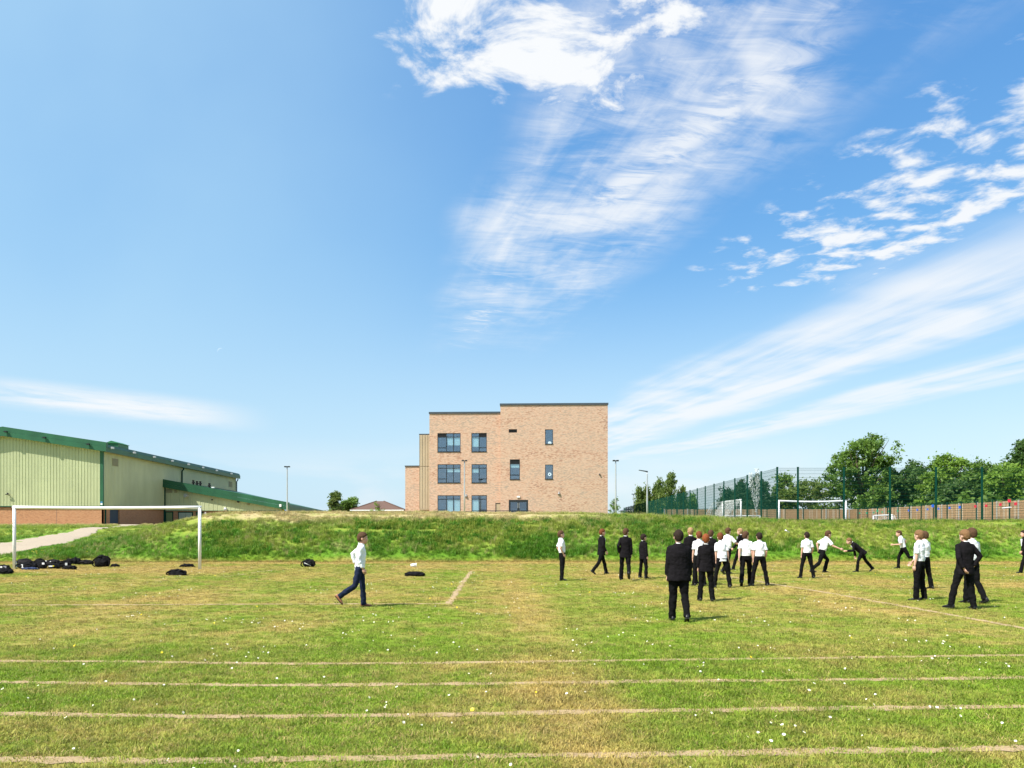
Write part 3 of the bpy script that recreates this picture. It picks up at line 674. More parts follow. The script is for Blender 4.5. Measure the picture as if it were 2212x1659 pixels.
# brick plinth
mb = MB(); mb.box(XW, -.1, .12, .3, -.6, zb - .06); mb.build('brick_plinth', M_HALLBRICK, hall)
# the side plinth is broken by a recessed door
def side_y(z): return -50.37 * F / (.25 * z - CX) - HYY   # distance along the receding wall from its photographed column
yd0, yd1 = side_y(968), side_y(1052)
mb = MB(); mb.box(-.28, -.1, .12, yd0, -.6, zb - .06); mb.box(-.28, -.1, yd1, LEN, -.6, zb - .06); mb.box(-1.3, -.28, yd1, yd1 + .1, -.6, zb - .06); mb.box(-1.3, -.28, yd0 - .1, yd0, -.6, zb - .06); mb.box(-1.32, -1.2, yd0, yd1, -.6, zb - .06)
mb.build('brick_plinth', M_HALLBRICK, hall)
dg = MB().box(-1.19, -1.12, yd0 + .2, yd1 - .5, -.6, 2.1).build('door', M_DOORGREEN, hall); box('door_frame', M_GREENPOST, dg, -1.19, -1.06, yd1 - .48, yd1 - .3, -.6, 2.15)
box('downpipe', M_GREENPOST, hall, -.09, .02, side_y(922), side_y(930), -.6, zb - .05)
# joint lines in the plinth and door lamp
box('movement_joint', M_DARKINT, hall, LX(hx(484)) - .012, LX(hx(484)) + .012, .112, .119, -.5, zb - .07)
box('door_lamp', M_WHITE, hall, -.09, .05, yd0 - .5, yd0 - .1, zb - .35, zb - .12)
# ribbed sheets, one by one, on the sunlit gable
def rib_sheet(x0, x1, z0, t0, t1, y, parent, mtl, d=.045, nm='cladding_sheet'):
    """a trapezoid crown with a recessed groove at its left; sloping top"""
    w_ = x1 - x0; prof = [(0, d), (.10, d), (.17, 0), (.50, 0), (.53, .008), (.58, .008), (.61, 0), (.93, 0), (1., d)]
    mb = MB()
    for (u0, e0), (u1, e1) in zip(prof, prof[1:]):
        A, B = x0 + u0 * w_, x0 + u1 * w_; ta, tb = t0 + (t1 - t0) * u0, t0 + (t1 - t0) * u1
        mb.face((A, y + e0, z0), (B, y + e1, z0), (B, y + e1, tb), (A, y + e0, ta))
    return mb.build(nm, mtl, parent)
PW = (hx(866) - hx(55)) / 17.5 / 1.0 * .5; x = LX(hx(866)); k = 0
PW = 11.65 / 1.736 / hs
while x > XW * .72:
    x0 = x - PW
    if x0 < xr < x: t0, t1 = zr - .01, zr - .01
    else: t0, t1 = wall_top(x0), wall_top(x)
    rib_sheet(x0, x, zb, t0 + .15, t1 + .15, -.045, hall, M_CLAD); x = x0; k += 1
mb = MB()                                              # fixings rows
for zz_ in (zb + .35, zb + 1.95, zb + 3.6, zb + 5.2):
    for i in range(k): xx = LX(hx(866)) - (i + .37) * PW; mb.box(xx - .02, xx + .02, -.055, -.044, zz_ - .02, zz_ + .02)
o = mb.build('fixings', mat('screw_cap', (.30, .34, .17), .5), hall); o['kind'] = 'stuff'
box('wall_backing', M_CLAD, hall, XW, XW * .7, -.03, .3, zb, ze + .1); box('wall_core', M_DARKINT, hall, XW, -.31, .31, LEN, -.6, ze - .1)
# the long shaded side: ribs merge with distance, one corrugated sheet per bay
nb = 12
for bay in range(nb):
    y0, y1 = .15 + bay * (LEN - .3) / nb, .15 + (bay + 1) * (LEN - .3) / nb; mb = MB(); m_ = 11; wv = (y1 - y0) / m_
    for i in range(m_):
        for (u0, e0), (u1, e1) in zip([(0, .05), (.14, .05), (.24, 0), (.9, 0), (1., .05)], [(.14, .05), (.24, 0), (.9, 0), (1., .05)]):
            mb.face((-e0, y0 + (i + u0) * wv, zb), (-e1, y0 + (i + u1) * wv, zb), (-e1, y0 + (i + u1) * wv, ze + .1), (-e0, y0 + (i + u0) * wv, ze + .1))
    mb.build('cladding_bay', M_CLAD, hall)
mb = MB(); mb.box(LX(hx(866)), .012, -.07, .16, zb - .01, ze + .1); mb.build('corner_flashing', M_GREEN, hall)
mb = MB(); mb.box(XW, .02, -.09, -.046, zb - .07, zb + .0); mb.box(-.02, .06, -.046, LEN, zb - .07, zb); mb.build('base_flashing', M_GREEN, hall)
mb = MB(); mb.box(XW, -.1, -.04, .12, zb - .17, zb - .071); mb.build('soldier_course', M_ANTH, hall)
# fascia: two boards following the roof pitch, in front and along the side
OV = .75                                              # roof overhang
def slanted(x0, z0, x1, z1, y0, y1, h0, h1, nm, mtl, parent=hall):
    """a board between two points of the gable, from h0 above the line to h1"""
    mb = MB().hexa([(x0, y0, z0 + h0), (x1, y0, z1 + h0), (x1, y1, z1 + h0), (x0, y1, z0 + h0)], [(x0, y0, z0 + h1), (x1, y0, z1 + h1), (x1, y1, z1 + h1), (x0, y1, z0 + h1)])
    return mb.build(nm, mtl, parent)
zo = ze - slope * OV                                   # line at the overhang
slanted(xr, zr, OV, zo, -.85, -.75, .0, .62, 'fascia_board', M_GREEN); slanted(xr, zr, OV, zo, -.78, -.3, .63, 1.22, 'roof_edge', M_GREEN)
slanted(XW - OV, zo, xr, zr, -.85, -.75, .0, .62, 'fascia_board', M_GREEN); slanted(XW - OV, zo, xr, zr, -.78, -.3, .63, 1.22, 'roof_edge', M_GREEN)
mb = MB().hexa([(OV - .1, -.749, zo), (OV, -.749, zo), (OV, LEN + .4, zo), (OV - .1, LEN + .4, zo)], [(OV - .1, -.749, zo + .62), (OV, -.749, zo + .62), (OV, LEN + .4, zo + .62), (OV - .1, LEN + .4, zo + .62)]); mb.build('eaves_board', M_GREEN, hall)
mb = MB().hexa([(OV - .5, -.3, zo + .63), (OV - .04, -.3, zo + .63), (OV - .04, LEN + .4, zo + .63), (OV - .5, LEN + .4, zo + .63)], [(OV - .5, -.3, zo + 1.05), (OV - .22, -.3, zo + .98), (OV - .22, LEN + .4, zo + .98), (OV - .5, LEN + .4, zo + 1.05)]); mb.build('roof_edge', M_GREEN, hall)
mb = MB()
mb.face((xr, -.74, zr + .02), (OV - .1, -.74, zo + .02), (OV - .1, .1, zo + .02), (xr, .1, zr + .02)); mb.face((XW - OV, -.74, zo + .02), (xr, -.74, zr + .02), (xr, .1, zr + .02), (XW - OV, .1, zo + .02)); mb.face((-.1, .1, zo + .05), (OV - .1, .1, zo + .05), (OV - .1, LEN, zo + .05), (-.1, LEN, zo + .05))
mb.build('soffit', M_SOFFIT, hall)
mb = MB(); mb.face((xr, -.3, zr + 1.2), (OV - .3, -.3, zo + 1.02), (OV - .3, LEN + .4, zo + 1.02), (xr, LEN + .4, zr + 1.2)); mb.face((XW - OV, -.3, zo + 1.2), (xr, -.3, zr + 1.2), (xr, LEN + .4, zr + 1.2), (XW - OV, LEN + .4, zo + 1.2)); mb.build('roof', M_GREEN, hall)
mb = MB(); mb.box(XW, .05, LEN - .1, LEN, -.6, ze + .1); mb.build('back_wall', M_CLAD, hall)
slanted(XW, ze - .1, xr, zr - .1, .32, .4, -1., .5, 'gable_infill', M_CLAD); slanted(xr, zr - .1, -.2, ze - .1, .32, .4, -1., .5, 'gable_infill', M_CLAD)
def flood(parent, p, side):
    mb = MB()
    if side == 'front': mb.box(p[0] - .17, p[0] + .17, p[1] - .35, p[1] - .1, p[2] - .09, p[2] + .1); mb.box(p[0] - .05, p[0] + .05, p[1] - .1, p[1], p[2] - .05, p[2] + .05); mb.box(p[0] - .34, p[0] - .17, p[1] - .3, p[1] - .2, p[2] - .01, p[2] + .03)
    else: mb.box(p[0] + .1, p[0] + .35, p[1] - .2, p[1] + .2, p[2] - .12, p[2] + .12); mb.box(p[0], p[0] + .1, p[1] - .05, p[1] + .05, p[2] - .05, p[2] + .05)
    return mb.build('floodlight', M_STEEL if side == 'side' else M_BLACK, parent)
for z in (95, 425, 800): xx = LX(hx(z)); flood(hall, (xx, -.85, wall_top(min(xx, -.01)) + .6), 'front')
for z in (970, 1160, 1333, 1490, 1630, 1755, 1873, 2000): flood(hall, (OV, -(50.37 - OV) * F / (.25 * z - CX) - HYY, zo + .62), 'side')
vx = LX(hx(930)); mb = MB().box(vx - 2.2, vx - .6, 4., 7., zo + .6, zo + 1.62); mb.hexa([(vx - 2.35, 3.85, zo + 1.62), (vx - .45, 3.85, zo + 1.62), (vx - .45, 7.15, zo + 1.62), (vx - 2.35, 7.15, zo + 1.62)], [(vx - 1.5, 3.85, zo + 1.95), (vx - 1.4, 3.85, zo + 1.95), (vx - 1.4, 7.15, zo + 1.95), (vx - 1.5, 7.15, zo + 1.95)])
mb.build('roof_ventilator', mat('bright_green_paint', (.03, .16, .06), .45), hall)
def louvre_panel(parent, mk, nm='air_grille'):
    mb = MB(); mk(mb); return mb.build(nm, mat('grille_tan', (.26, .25, .15), .6), parent)
def side_grille(za, zb_, z0, z1, yy):
    def mk(mb):
        y0, y1 = side_y(za), side_y(zb_); h = z1 - z0; mb.box(.002, .03, y0, y1, z0, z1)
        for i in range(8): zz_ = z0 + (i + .5) * h / 8; mb.box(.03, .07, y0 + .03, y1 - .03, zz_ - h * .035, zz_ + h * .02)
    louvre_panel(hall, mk)
def side_z(z, col): Yd = HYY + side_y(col); return EYE + (HY - 887.1 - .25 * z) / F * Yd - G0
side_grille(981, 1032, side_z(478, 1005), side_z(415, 1005), 0); side_grille(1985, 2015, side_z(660, 2000), side_z(612, 2000), 0)
for z in (1577, 2048):
    yy = side_y(z); mb = MB().tube([(.35, yy, zo + .02), (.35, yy, zo - .25), (.12, yy, zo - .55), (.12, yy, 3.)], .11, 8); mb.build('downpipe', M_GREENPOST, hall)
cx_ = LX(hx(78)); mb = MB().box(cx_ - .25, cx_ + .12, -.42, -.3, hz(728) - G0, hz(722) - G0); mb.ball((cx_ + .05, -.36, hz(718) - G0), .12); mb.box(cx_ + .05, cx_ + .12, -.3, -.05, hz(733) - G0, hz(726) - G0); mb.build('security_camera', M_BLACK, hall)
st = MB(); st.box(LX(hx(870)), LX(hx(888)), -.085, -.072, hz(815) - G0, hz(800) - G0); st.cur = 1; st.box(LX(hx(871)), LX(hx(888)), -.085, -.072, hz(799) - G0, hz(785) - G0); st.build('peeling_notice', [M_WHITE, mat('notice_blue', (.06, .22, .42), .5)], hall)

# lower wing of the hall
EY = 118.6; es = F / EY
def ex_(z): return (.25 * z - CX) / es
def ez(z): return EYE + (HY - 887.1 - .25 * z) / es
ext = thing('changing_room_wing', 'low green clad wing with sloping green roof edge beside the sports hall', 'building', (ex_(1430), EY, 2.4))
EX0 = ex_(1430); lx = lambda x: x - EX0; lz = lambda z: z - 2.4
EXR = (612 - CX) / es; ztopL, ztopR = lz(ez(664)), lz(EYE + (HY - 1100) / es); zbe = lz(ez(863)); W_ = lx(EXR)
esl = (ztopR - ztopL) / W_
mb = MB()
mb.box(0, W_ + 1.0, .12, .4, -1.2, zbe - .06); mb.build('brick_plinth', M_HALLBRICK, ext)
npan = 27; pw = W_ / npan
for i in range(npan):
    x0, x1 = i * pw, (i + 1) * pw; t0, t1 = ztopL + esl * x0 + .1, ztopL + esl * x1 + .1
    if t1 < zbe + .05: t1 = zbe + .05
    rib_sheet(x0, x1, zbe, t0, t1, -.02, ext, M_CLAD, .04)
mb = MB(); mb.box(-.1, W_, -.06, -.021, zbe - .07, zbe); mb.build('base_flashing', M_GREEN, ext); box('corner_post', M_GREENPOST, ext, -.35, .0, -.1, .15, -1.2, ztopL + .1)
XE = (626 - CX) / es - EX0; XSt = ex_(1410) - EX0
fz = lambda x: ztopL + esl * x
slanted(XSt, fz(XSt), XE, fz(XE), -.6, -.5, .0, .56, 'fascia_board', M_GREEN, ext); slanted(XSt, fz(XSt), XE, fz(XE), -.53, -.1, .57, 1.22, 'roof_edge', M_GREEN, ext)
# shaded return of the roof edge, falling away to the rear
BX, BY_, BZ0, BZ1 = (731 - CX) / F * 150 - EX0, 150 - EY, lz(EYE + (HY - 1115.5) / F * 150), lz(EYE + (HY - 1109) / F * 150)
mb = MB().hexa([(XE - .1, -.499, fz(XE)), (XE, -.499, fz(XE)), (BX, BY_, BZ0 - .55), (BX - .1, BY_, BZ0 - .55)], [(XE - .1, -.499, fz(XE) + .56), (XE, -.499, fz(XE) + .56), (BX, BY_, BZ0 + .15), (BX - .1, BY_, BZ0 + .15)]); mb.build('eaves_board', M_GREEN, ext)
mb = MB().hexa([(XE - .4, -.1, fz(XE) + .57), (XE - .06, -.1, fz(XE) + .57), (BX - .06, BY_, BZ0 + .16), (BX - .4, BY_, BZ0 + .16)], [(XE - .4, -.1, fz(XE) + 1.1), (XE - .1, -.1, fz(XE) + 1.0), (BX - .1, BY_, BZ1 + .0), (BX - .4, BY_, BZ1 + .05)]); mb.build('roof_edge', M_GREEN, ext)
mb = MB(); mb.face((XSt, -.1, fz(XSt) + 1.2), (XE - .35, -.1, fz(XE) + 1.05), (BX - .35, BY_, BZ1), (XSt, BY_, fz(XSt) + 1.1)); mb.build('roof', M_GREEN, ext)
mb = MB(); mb.face((XE - 1.3, .1, fz(XE) - .03), (XE - .1, -.4, fz(XE) + .0), (BX - .1, BY_, BZ0 - .5), (BX - 1.3, BY_, BZ0 - .5)); mb.build('soffit', M_SOFFIT, ext)
mb = MB().hexa([(W_ + .7, .41, -1.2), (W_ + 1., .41, -1.2), (BX - .9, BY_, -1.2), (BX - 1.2, BY_, -1.2)], [(W_ + .7, .41, fz(XE) - .04), (W_ + 1., .41, fz(XE) - .04), (BX - .9, BY_, BZ0 - .52), (BX - 1.2, BY_, BZ0 - .52)]); mb.build('side_wall', M_HALLBRICK, ext)
box('downpipe', M_ANTH, ext, (XE + W_) / 2 + .5, (XE + W_) / 2 + .68, 5.5, 5.7, -1., fz(XE) - .3)
box('wall_core', M_DARKINT, ext, .2, W_, .42, BY_ - 1, -1., zbe)
def door(parent, za, zb_, ztop, mtl, fr, leaves=1):
    a_, b_ = lx(ex_(za)), lx(ex_(zb_)); t = lz(ez(ztop)); d = MB().box(a_ - .12, b_ + .12, .06, .118, -1., t + .14).build('door', fr, parent)
    for i in range(leaves): w_ = (b_ - a_) / leaves; box('door_leaf', mtl, d, a_ + i * w_ + .02, a_ + (i + 1) * w_ - .02, .02, .055, -1., t)
    if leaves > 1: box('handle', M_STEEL, d, (a_ + b_) / 2 + .06, (a_ + b_) / 2 + .12, -.03, .02, .3, .7)
door(ext, 1434, 1488, 880, M_DOORGREEN, M_GREENPOST); door(ext, 1544, 1658, 882, M_DOORGREY, M_GREENPOST, 2); door(ext, 1698, 1750, 882, M_DOORGREEN, M_GREENPOST)
x7 = lambda r_: (518.4 + .2084 * r_ - CX) / es - EX0
z7 = lambda r_: lz(EYE + (HY - 1048.4 - .2084 * r_) / es)
a_, b_ = x7(353), x7(414); d = MB().box(a_ - .1, b_ + .1, .06, .118, -1., z7(280)).build('door', M_GREENPOST, ext); box('door_leaf', mat('pale_green_door', (.36, .44, .24), .5), d, a_, b_, .02, .055, -1., z7(284))
box('exit_light', M_WHITE, ext, x7(368), x7(398), -.1, .0, z7(278), z7(267)); box('fascia_box_light', M_WHITE, ext, x7(420), x7(441), -.72, -.601, z7(224), z7(197))
for za, zb_, z0, z1 in ((1435, 1490, 710, 680), (1507, 1532, 710, 684), (2138, 2162, 816, 793)):
    def mk(mb, za=za, zb_=zb_, z0=z0, z1=z1):
        a_, b_, c_, d_ = lx(ex_(za)), lx(ex_(zb_)), lz(ez(z0)), lz(ez(z1)); mb.box(a_, b_, -.07, -.022, c_, d_)
        for i in range(7): zz_ = c_ + (i + .5) * (d_ - c_) / 7; mb.box(a_ + .05, b_ - .05, -.11, -.071, zz_ - .04, zz_ + .02)
    louvre_panel(ext, mk)
sgn = thing('warning_sign', 'yellow and white warning sign with black triangle on brick pier', 'sign', (EX0 + x7(450), EY - .02, 2.4 + z7(262)))
a_ = (x7(463) - x7(438)) / 2; MB().box(-a_, a_, .0, .03, -.42, .42).build('plate', M_WHITE, sgn); MB().box(-a_ + .05, a_ - .05, -.008, -.002, -.30, .1).build('yellow_panel', M_YELLOW, sgn)
mb = MB(); mb.hexa([(-.3, -.016, -.16), (.3, -.016, -.16), (0, -.016, .32)], [(-.3, -.01, -.16), (.3, -.01, -.16), (0, -.01, .32)]); mb.build('triangle', M_BLACK, sgn); mb = MB(); mb.hexa([(-.18, -.022, -.09), (.18, -.022, -.09), (0, -.022, .2)], [(-.18, -.018, -.09), (.18, -.018, -.09), (0, -.018, .2)]); mb.build('triangle_field', M_YELLOW, sgn)
mb = MB(); 
for i in range(3): mb.box(-a_ + .09, a_ - .09 - .1 * (i % 2), -.016, -.01, -.28 + i * .035, -.262 + i * .035)
mb.build('lettering', M_BLACK, sgn)
cone_lamp(ext, x7(450), .11, z7(290), 1.6); cone_lamp(ext, lx(ex_(1775)), .1, lz(ez(890)), 2.)
mb = MB().tube([(lx(ex_(1612)), -.6, lz(ez(735))), (lx(ex_(1622)), -.02, lz(ez(735)))], [.28, .24], 12); mb.build('round_lamp', M_STEEL, ext)
mb = MB().ball((lx(ex_(1950)), -.12, lz(ez(853))), (.28, .25, .3)); mb.build('bulkhead_lamp', M_STEEL, ext, True)
for z, yy in ((1835, 770), (2062, 785)): mb = MB().ball((lx(ex_(z)), -.15, lz(ez(yy))), .12 if z < 2000 else .2); mb.build('sensor', M_BLACK, ext)
for z, yt, yb_ in ((1605, 590, 640), (1637, 598, 640), (1667, 600, 645), (1747, 617, 652)):
    xx = lx(ex_(z)); top, bot = lz(ez(yt)), lz(ez(yb_)) - .5
    mb = MB().tube([(xx, 3., bot), (xx, 3., top - .5), (xx, 3., top - .45), (xx, 3., top - .3), (xx, 3., top - .25), (xx, 3., top)], [.15, .15, .25, .25, .16, .2], 8); mb.build('flue', M_BLACK, ext)
mb = MB().box(lx(ex_(1775)), lx(ex_(1800)), 2.5, 2.7, lz(ez(660)), lz(ez(650))); mb.build('roof_dish', M_WHITE, ext)

# ------------------------------------------------------------------ houses behind
def hip_house(name, label, x0, x1, ye, yr, Y, depth, walls, roofm, wins_, gz=2.6):
    p0, p1 = proj(x0, ye, Y), proj(x1, ye, Y); zr_ = proj(0, yr, Y + depth / 2).z; o = thing(name, label, 'house', ((p0.x + p1.x) / 2, Y, gz)); hw = (p1.x - p0.x) / 2; ez_ = p0.z - gz; rz = zr_ - gz
    MB().box(-hw + .35, hw - .35, .35, depth - .35, -1, ez_ - .05).build('wall', walls, o)
    mb = MB(); rl = max(.2, hw - depth * .5)
    A = [(-hw, 0, ez_), (hw, 0, ez_), (hw, depth, ez_), (-hw, depth, ez_)]; r0, r1 = (-rl, depth / 2, rz), (rl, depth / 2, rz)
    mb.face(A[0], A[1], r1, r0); mb.face(A[2], A[3], r0, r1); mb.face(A[1], A[2], r1); mb.face(A[3], A[0], r0); mb.face(*[(a_[0], a_[1], a_[2] - .02) for a_ in reversed(A)])
    rf_ = mb.build('roof', roofm, o)
    mb = MB(); mb.box(-hw - .02, hw + .02, -.06, -.002, ez_ - .18, ez_ + .04); mb.build('gutter', M_WHITE, rf_)
    for e, r_ in (((-hw, 0), r0), ((hw, 0), r1), ((hw, depth), r1), ((-hw, depth), r0)): MB().tube([(e[0], e[1], ez_ + .03), (r_[0], r_[1], r_[2] + .03)], .09, 5).build('hip_tile', roofm, rf_)
    for a_, b_ in wins_:
        wx0, wx1 = (a_ - CX) / F * Y - o.location.x, (b_ - CX) / F * Y - o.location.x
        f = MB(); t = ez_ - .28; bt = t - 1.25
        f.box(wx0, wx1, .27, .349, t - .09, t); f.box(wx0, wx1, .27, .349, bt, bt + .09); f.box(wx0, wx0 + .09, .27, .349, bt + .09, t - .09); f.box(wx1 - .09, wx1, .27, .349, bt + .09, t - .09); f.box((wx0 + wx1) / 2 - .04, (wx0 + wx1) / 2 + .04, .275, .345, bt + .09, t - .09)
        wn = f.build('window', M_WHITE, o); box('pane', M_GLASSDARK, wn, wx0 + .09, wx1 - .09, .3, .31, bt + .09, t - .09); box('room_lining', M_DARKINT, wn, wx0 + .09, wx1 - .09, .32, .345, bt + .09, t - .09)
    return o
hip_house('bungalow', 'red brick bungalow with brown hipped roof left of the school', 756, 872, 1101.5, 1082.5, 150, 9., M_REDBRICK, M_ROOFTILE, [(771, 780), (793, 801), (842, 852)])
M_PALEBRICK = mat('pale_render', rough=.9, fn=weathered((.45, .40, .36), .12))
hh = hip_house('slate_house', 'grey slate roofed house with chimneys seen through the green fence', 1466, 1522, 1119, 1107, 165, 9., M_REDBRICK, M_SLATE, [(1478, 1484), (1500, 1507)], 1.5)
for cxp in (1508, 1515): p = proj(cxp, 1101, 169); mb = MB().box(-.45, .45, -.45, .45, 0, 3.2); mb.box(-.5, .5, -.5, .5, 3.2, 3.4); mb.tube([(0, 0, 3.4), (0, 0, 4.0)], .16, 8); c_ = mb.build('chimney', M_REDBRICK, hh); c_.location = (p.x - hh.location.x, p.y - hh.location.y, p.z - 4. - hh.location.z)
hip_house('gable_house', 'dark roofed brick house seen through the fence beside the netted goal', 1526, 1566, 1117, 1106, 160, 8., M_REDBRICK, M_SLATE, [(1530, 1536)], 1.5)
bb = hip_house('grey_block', 'pale blue grey building with narrow windows seen past the far end of the green fence', 1349, 1374, 1103, 1100, 170, 8., mat('blue_grey_render', (.33, .40, .46), .7), M_SLATE, [(1352, 1355), (1362, 1365), (1369, 1372)], 1.8)
# ------------------------------------------------------------------ weld mesh fence round the ball court
def wire_panel(w_, h, dense=1.0, vr=.0034, hr=.006, step=.05, hstep=.2):
    mb = MB(); n_ = max(2, int(w_ / step))
    for i in range(n_ + 1): x = w_ * i / n_; mb.tube([(x, 0, 0), (x, 0, h)], vr, 3)
    z = 0.; zs = []
    while z < h: zs.append(z); z += hstep * (.5 if z < dense else 1.)
    zs.append(h - .01)
    for z in zs: mb.tube([(0, -.005, z), (w_, -.005, z)], hr, 4)
    return mb.mesh('mesh_panel', M_GREENPOST)
FY, FH, FZ = 42.2, 3.02, 1.88
FX0 = (1679 - CX) / F * FY
post_me = MB().box(-.045, .045, -.035, .035, -.15, FH + .04).box(-.052, .052, -.042, .042, FH + .04, FH + .055).mesh('post', M_GREENPOST)
bolt_me = MB().tube([(0, -.05, 0), (0, -.03, 0)], .012, 6).mesh('bolt', M_STEEL)
fence = thing('ball_court_fence', 'tall green weld mesh fence on top of the bank, facing the field', 'fence', (FX0, FY, FZ))
p_me = wire_panel(2.52, FH); xs_f = [0, 1.13] + [1.13 + 2.52 * k for k in range(1, 9)]
for i, x in enumerate(xs_f):
    link('post', post_me, fence, (x, 0, 0))
    if i == 0:
        for k in range(12): link('bolt', bolt_me, fence, (.02, .0, .15 + k * .25))
        link('mesh_panel', wire_panel(1.13, FH), fence, (x, 0, 0))
    elif i < len(xs_f) - 1: link('mesh_panel', p_me, fence, (x, 0, 0))
side = thing('ball_court_side_fence', 'tall green weld mesh fence running away towards the school', 'fence', (FX0, FY, FZ), math.atan2(1, .0595))
ps_me = wire_panel(3.05, FH, 1.0, .0034, .006, .06)
for i in range(1, 26):
    link('mesh_panel', ps_me, side, ((i - 1) * 3.05, 0, 0)); link('post', post_me, side, (i * 3.05, 0, 0))
gt = MB().box(36.7, 39.5, -.09, -.04, 2.0, 2.08); gt.box(36.7, 36.8, -.09, -.04, 0, 2.0); gt.box(39.4, 39.5, -.09, -.04, 0, 2.0); gt.box(36.8, 39.4, -.085, -.045, .95, 1.02); gt.build('gate', M_GREENPOST, side)
gt = MB().box(39.8, 42.6, -.09, -.04, 2.0, 2.08); gt.box(39.8, 39.9, -.09, -.04, 0, 2.0); gt.box(42.5, 42.6, -.09, -.04, 0, 2.0); gt.build('gate', M_GREENPOST, side)
# low inner fence with coloured plates, and the timber fence behind it
RX, BYY = 39.0, 82.2; LH = 2.12
low_post = MB().box(-.03, .03, -.03, .03, -.1, LH + .03).mesh('post', M_GREENPOST); lp_me = wire_panel(2., LH, .0, .005, .008, .1, .2)
lowb = thing('low_back_fence', 'low green mesh fence along the far end of the ball court', 'fence', (FX0 + 4, BYY, MUGA_Z))
for i in range(11): link('post', low_post, lowb, (i * 1.93, 0, 0)); link('mesh_panel', lp_me, lowb, (i * 1.93, 0, 0))
lows = thing('low_side_fence', 'low green mesh fence with rows of coloured plates at the right', 'fence', (RX, BYY, MUGA_Z), R(-90))
for i in range(16): link('post', low_post, lows, (i * 2., 0, 0)); link('mesh_panel', lp_me, lows, (i * 2., 0, 0))
pg, pb, pr = mat('plate_green', (.02, .30, .16), .5), mat('plate_blue', (.02, .12, .62), .5), mat('plate_red', (.62, .02, .05), .5)
for cl, lst in ((pg, [(590, 855, 1), (660, 853, 1), (765, 831, 1.4), (730, 848, 1), (812, 843, 1), (878, 838, 1), (965, 832, 1)]), (pb, [(1073, 827, 1), (1158, 822, 1.1), (1260, 815, 1), (1312, 782, 1.5), (1368, 810, 1), (1477, 803, 1.1), (1578, 795, 1.2)]), (pr, [(1732, 787, 1.2), (1838, 781, 1.2), (1980, 770, 1.2), (2067, 731, 1.5), (2130, 762, 1.3)])):
    for zx, zy, s_ in lst:
        xd, yd = 1728 + .2187 * zx, 921.7 + .2187 * zy; Yp = (RX - .06) * F / (xd - CX)
        if Yp > BYY: Yp = BYY - .3
        pz = proj(xd, yd, Yp).z - MUGA_Z; h = .085 * s_
        mb = MB().box(BYY - Yp - h * 1.35, BYY - Yp + h * 1.35, -.07, -.045, pz - h, pz + h); mb.box(BYY - Yp - .02, BYY - Yp + .02, -.044, -.005, pz - .02, pz + .02); mb.build('coloured_plate', cl, lows)
M_BOARD = mat('timber_board', rough=.85, fn=lambda t: t.mix(t.noise(t.scale(wpos(t), (3, 3, .6)), 2.2, 5., .7), (.30, .165, .075), (.56, .36, .19)))
M_BOARDP = mat('weathered_board', rough=.85, fn=lambda t: t.mix(t.noise(t.scale(wpos(t), (4, 4, .6)), 2., 5., .7), (.44, .31, .19), (.62, .47, .32)))
M_CONC = mat('concrete_post', rough=.9, fn=weathered((.50, .47, .41), .15, 2.))
TH = 2.02
def board_panel(w_, m_, seed):
    r_ = random.Random(seed); mb = MB(); n_ = int(w_ / .125)
    for i in range(n_): x = i * w_ / n_; d = r_.uniform(0, .012); mb.cur = 1 if r_.random() < .22 else 0; mb.box(x + .004, x + w_ / n_ - .004, -d, .02, .12 + r_.uniform(-.01, .01), TH + r_.uniform(-.015, .015))
    mb.cur = 1; mb.box(.0, w_, -.03, -.014, .0, .12)
    return mb.mesh('board_panel', m_)
bp = [board_panel(2.4, [M_BOARD, M_BOARDP], k) for k in range(4)]; cp = MB().box(-.06, .06, -.05, .05, 0, TH + .06).mesh('concrete_post', M_CONC)
tb = thing('timber_back_fence', 'brown close board timber fence closing the far end of the court', 'fence', (FX0 + 3, BYY + 1.3, MUGA_Z))
for i in range(10): link('board_panel', bp[i % 4], tb, (i * 2.5 + .06, 0, 0)); link('concrete_post', cp, tb, (i * 2.5, 0, 0))
ts = thing('timber_side_fence', 'brown close board timber fence behind the coloured plates', 'fence', (RX + .9, BYY + 1.3, MUGA_Z), R(-90))
for i in range(16): link('board_panel', bp[(i * 3) % 4], ts, (i * 2.5 + .06, 0, 0)); link('concrete_post', cp, ts, (i * 2.5, 0, 0))
tag(MB().box(FX0 + .3, RX + .6, FY + 1.8, BYY + 1, MUGA_Z - .05, MUGA_Z + .02).build('court_surface', mat('court_tarmac', rough=.95, fn=weathered((.11, .12, .11), .2, 2.))), kind='structure')

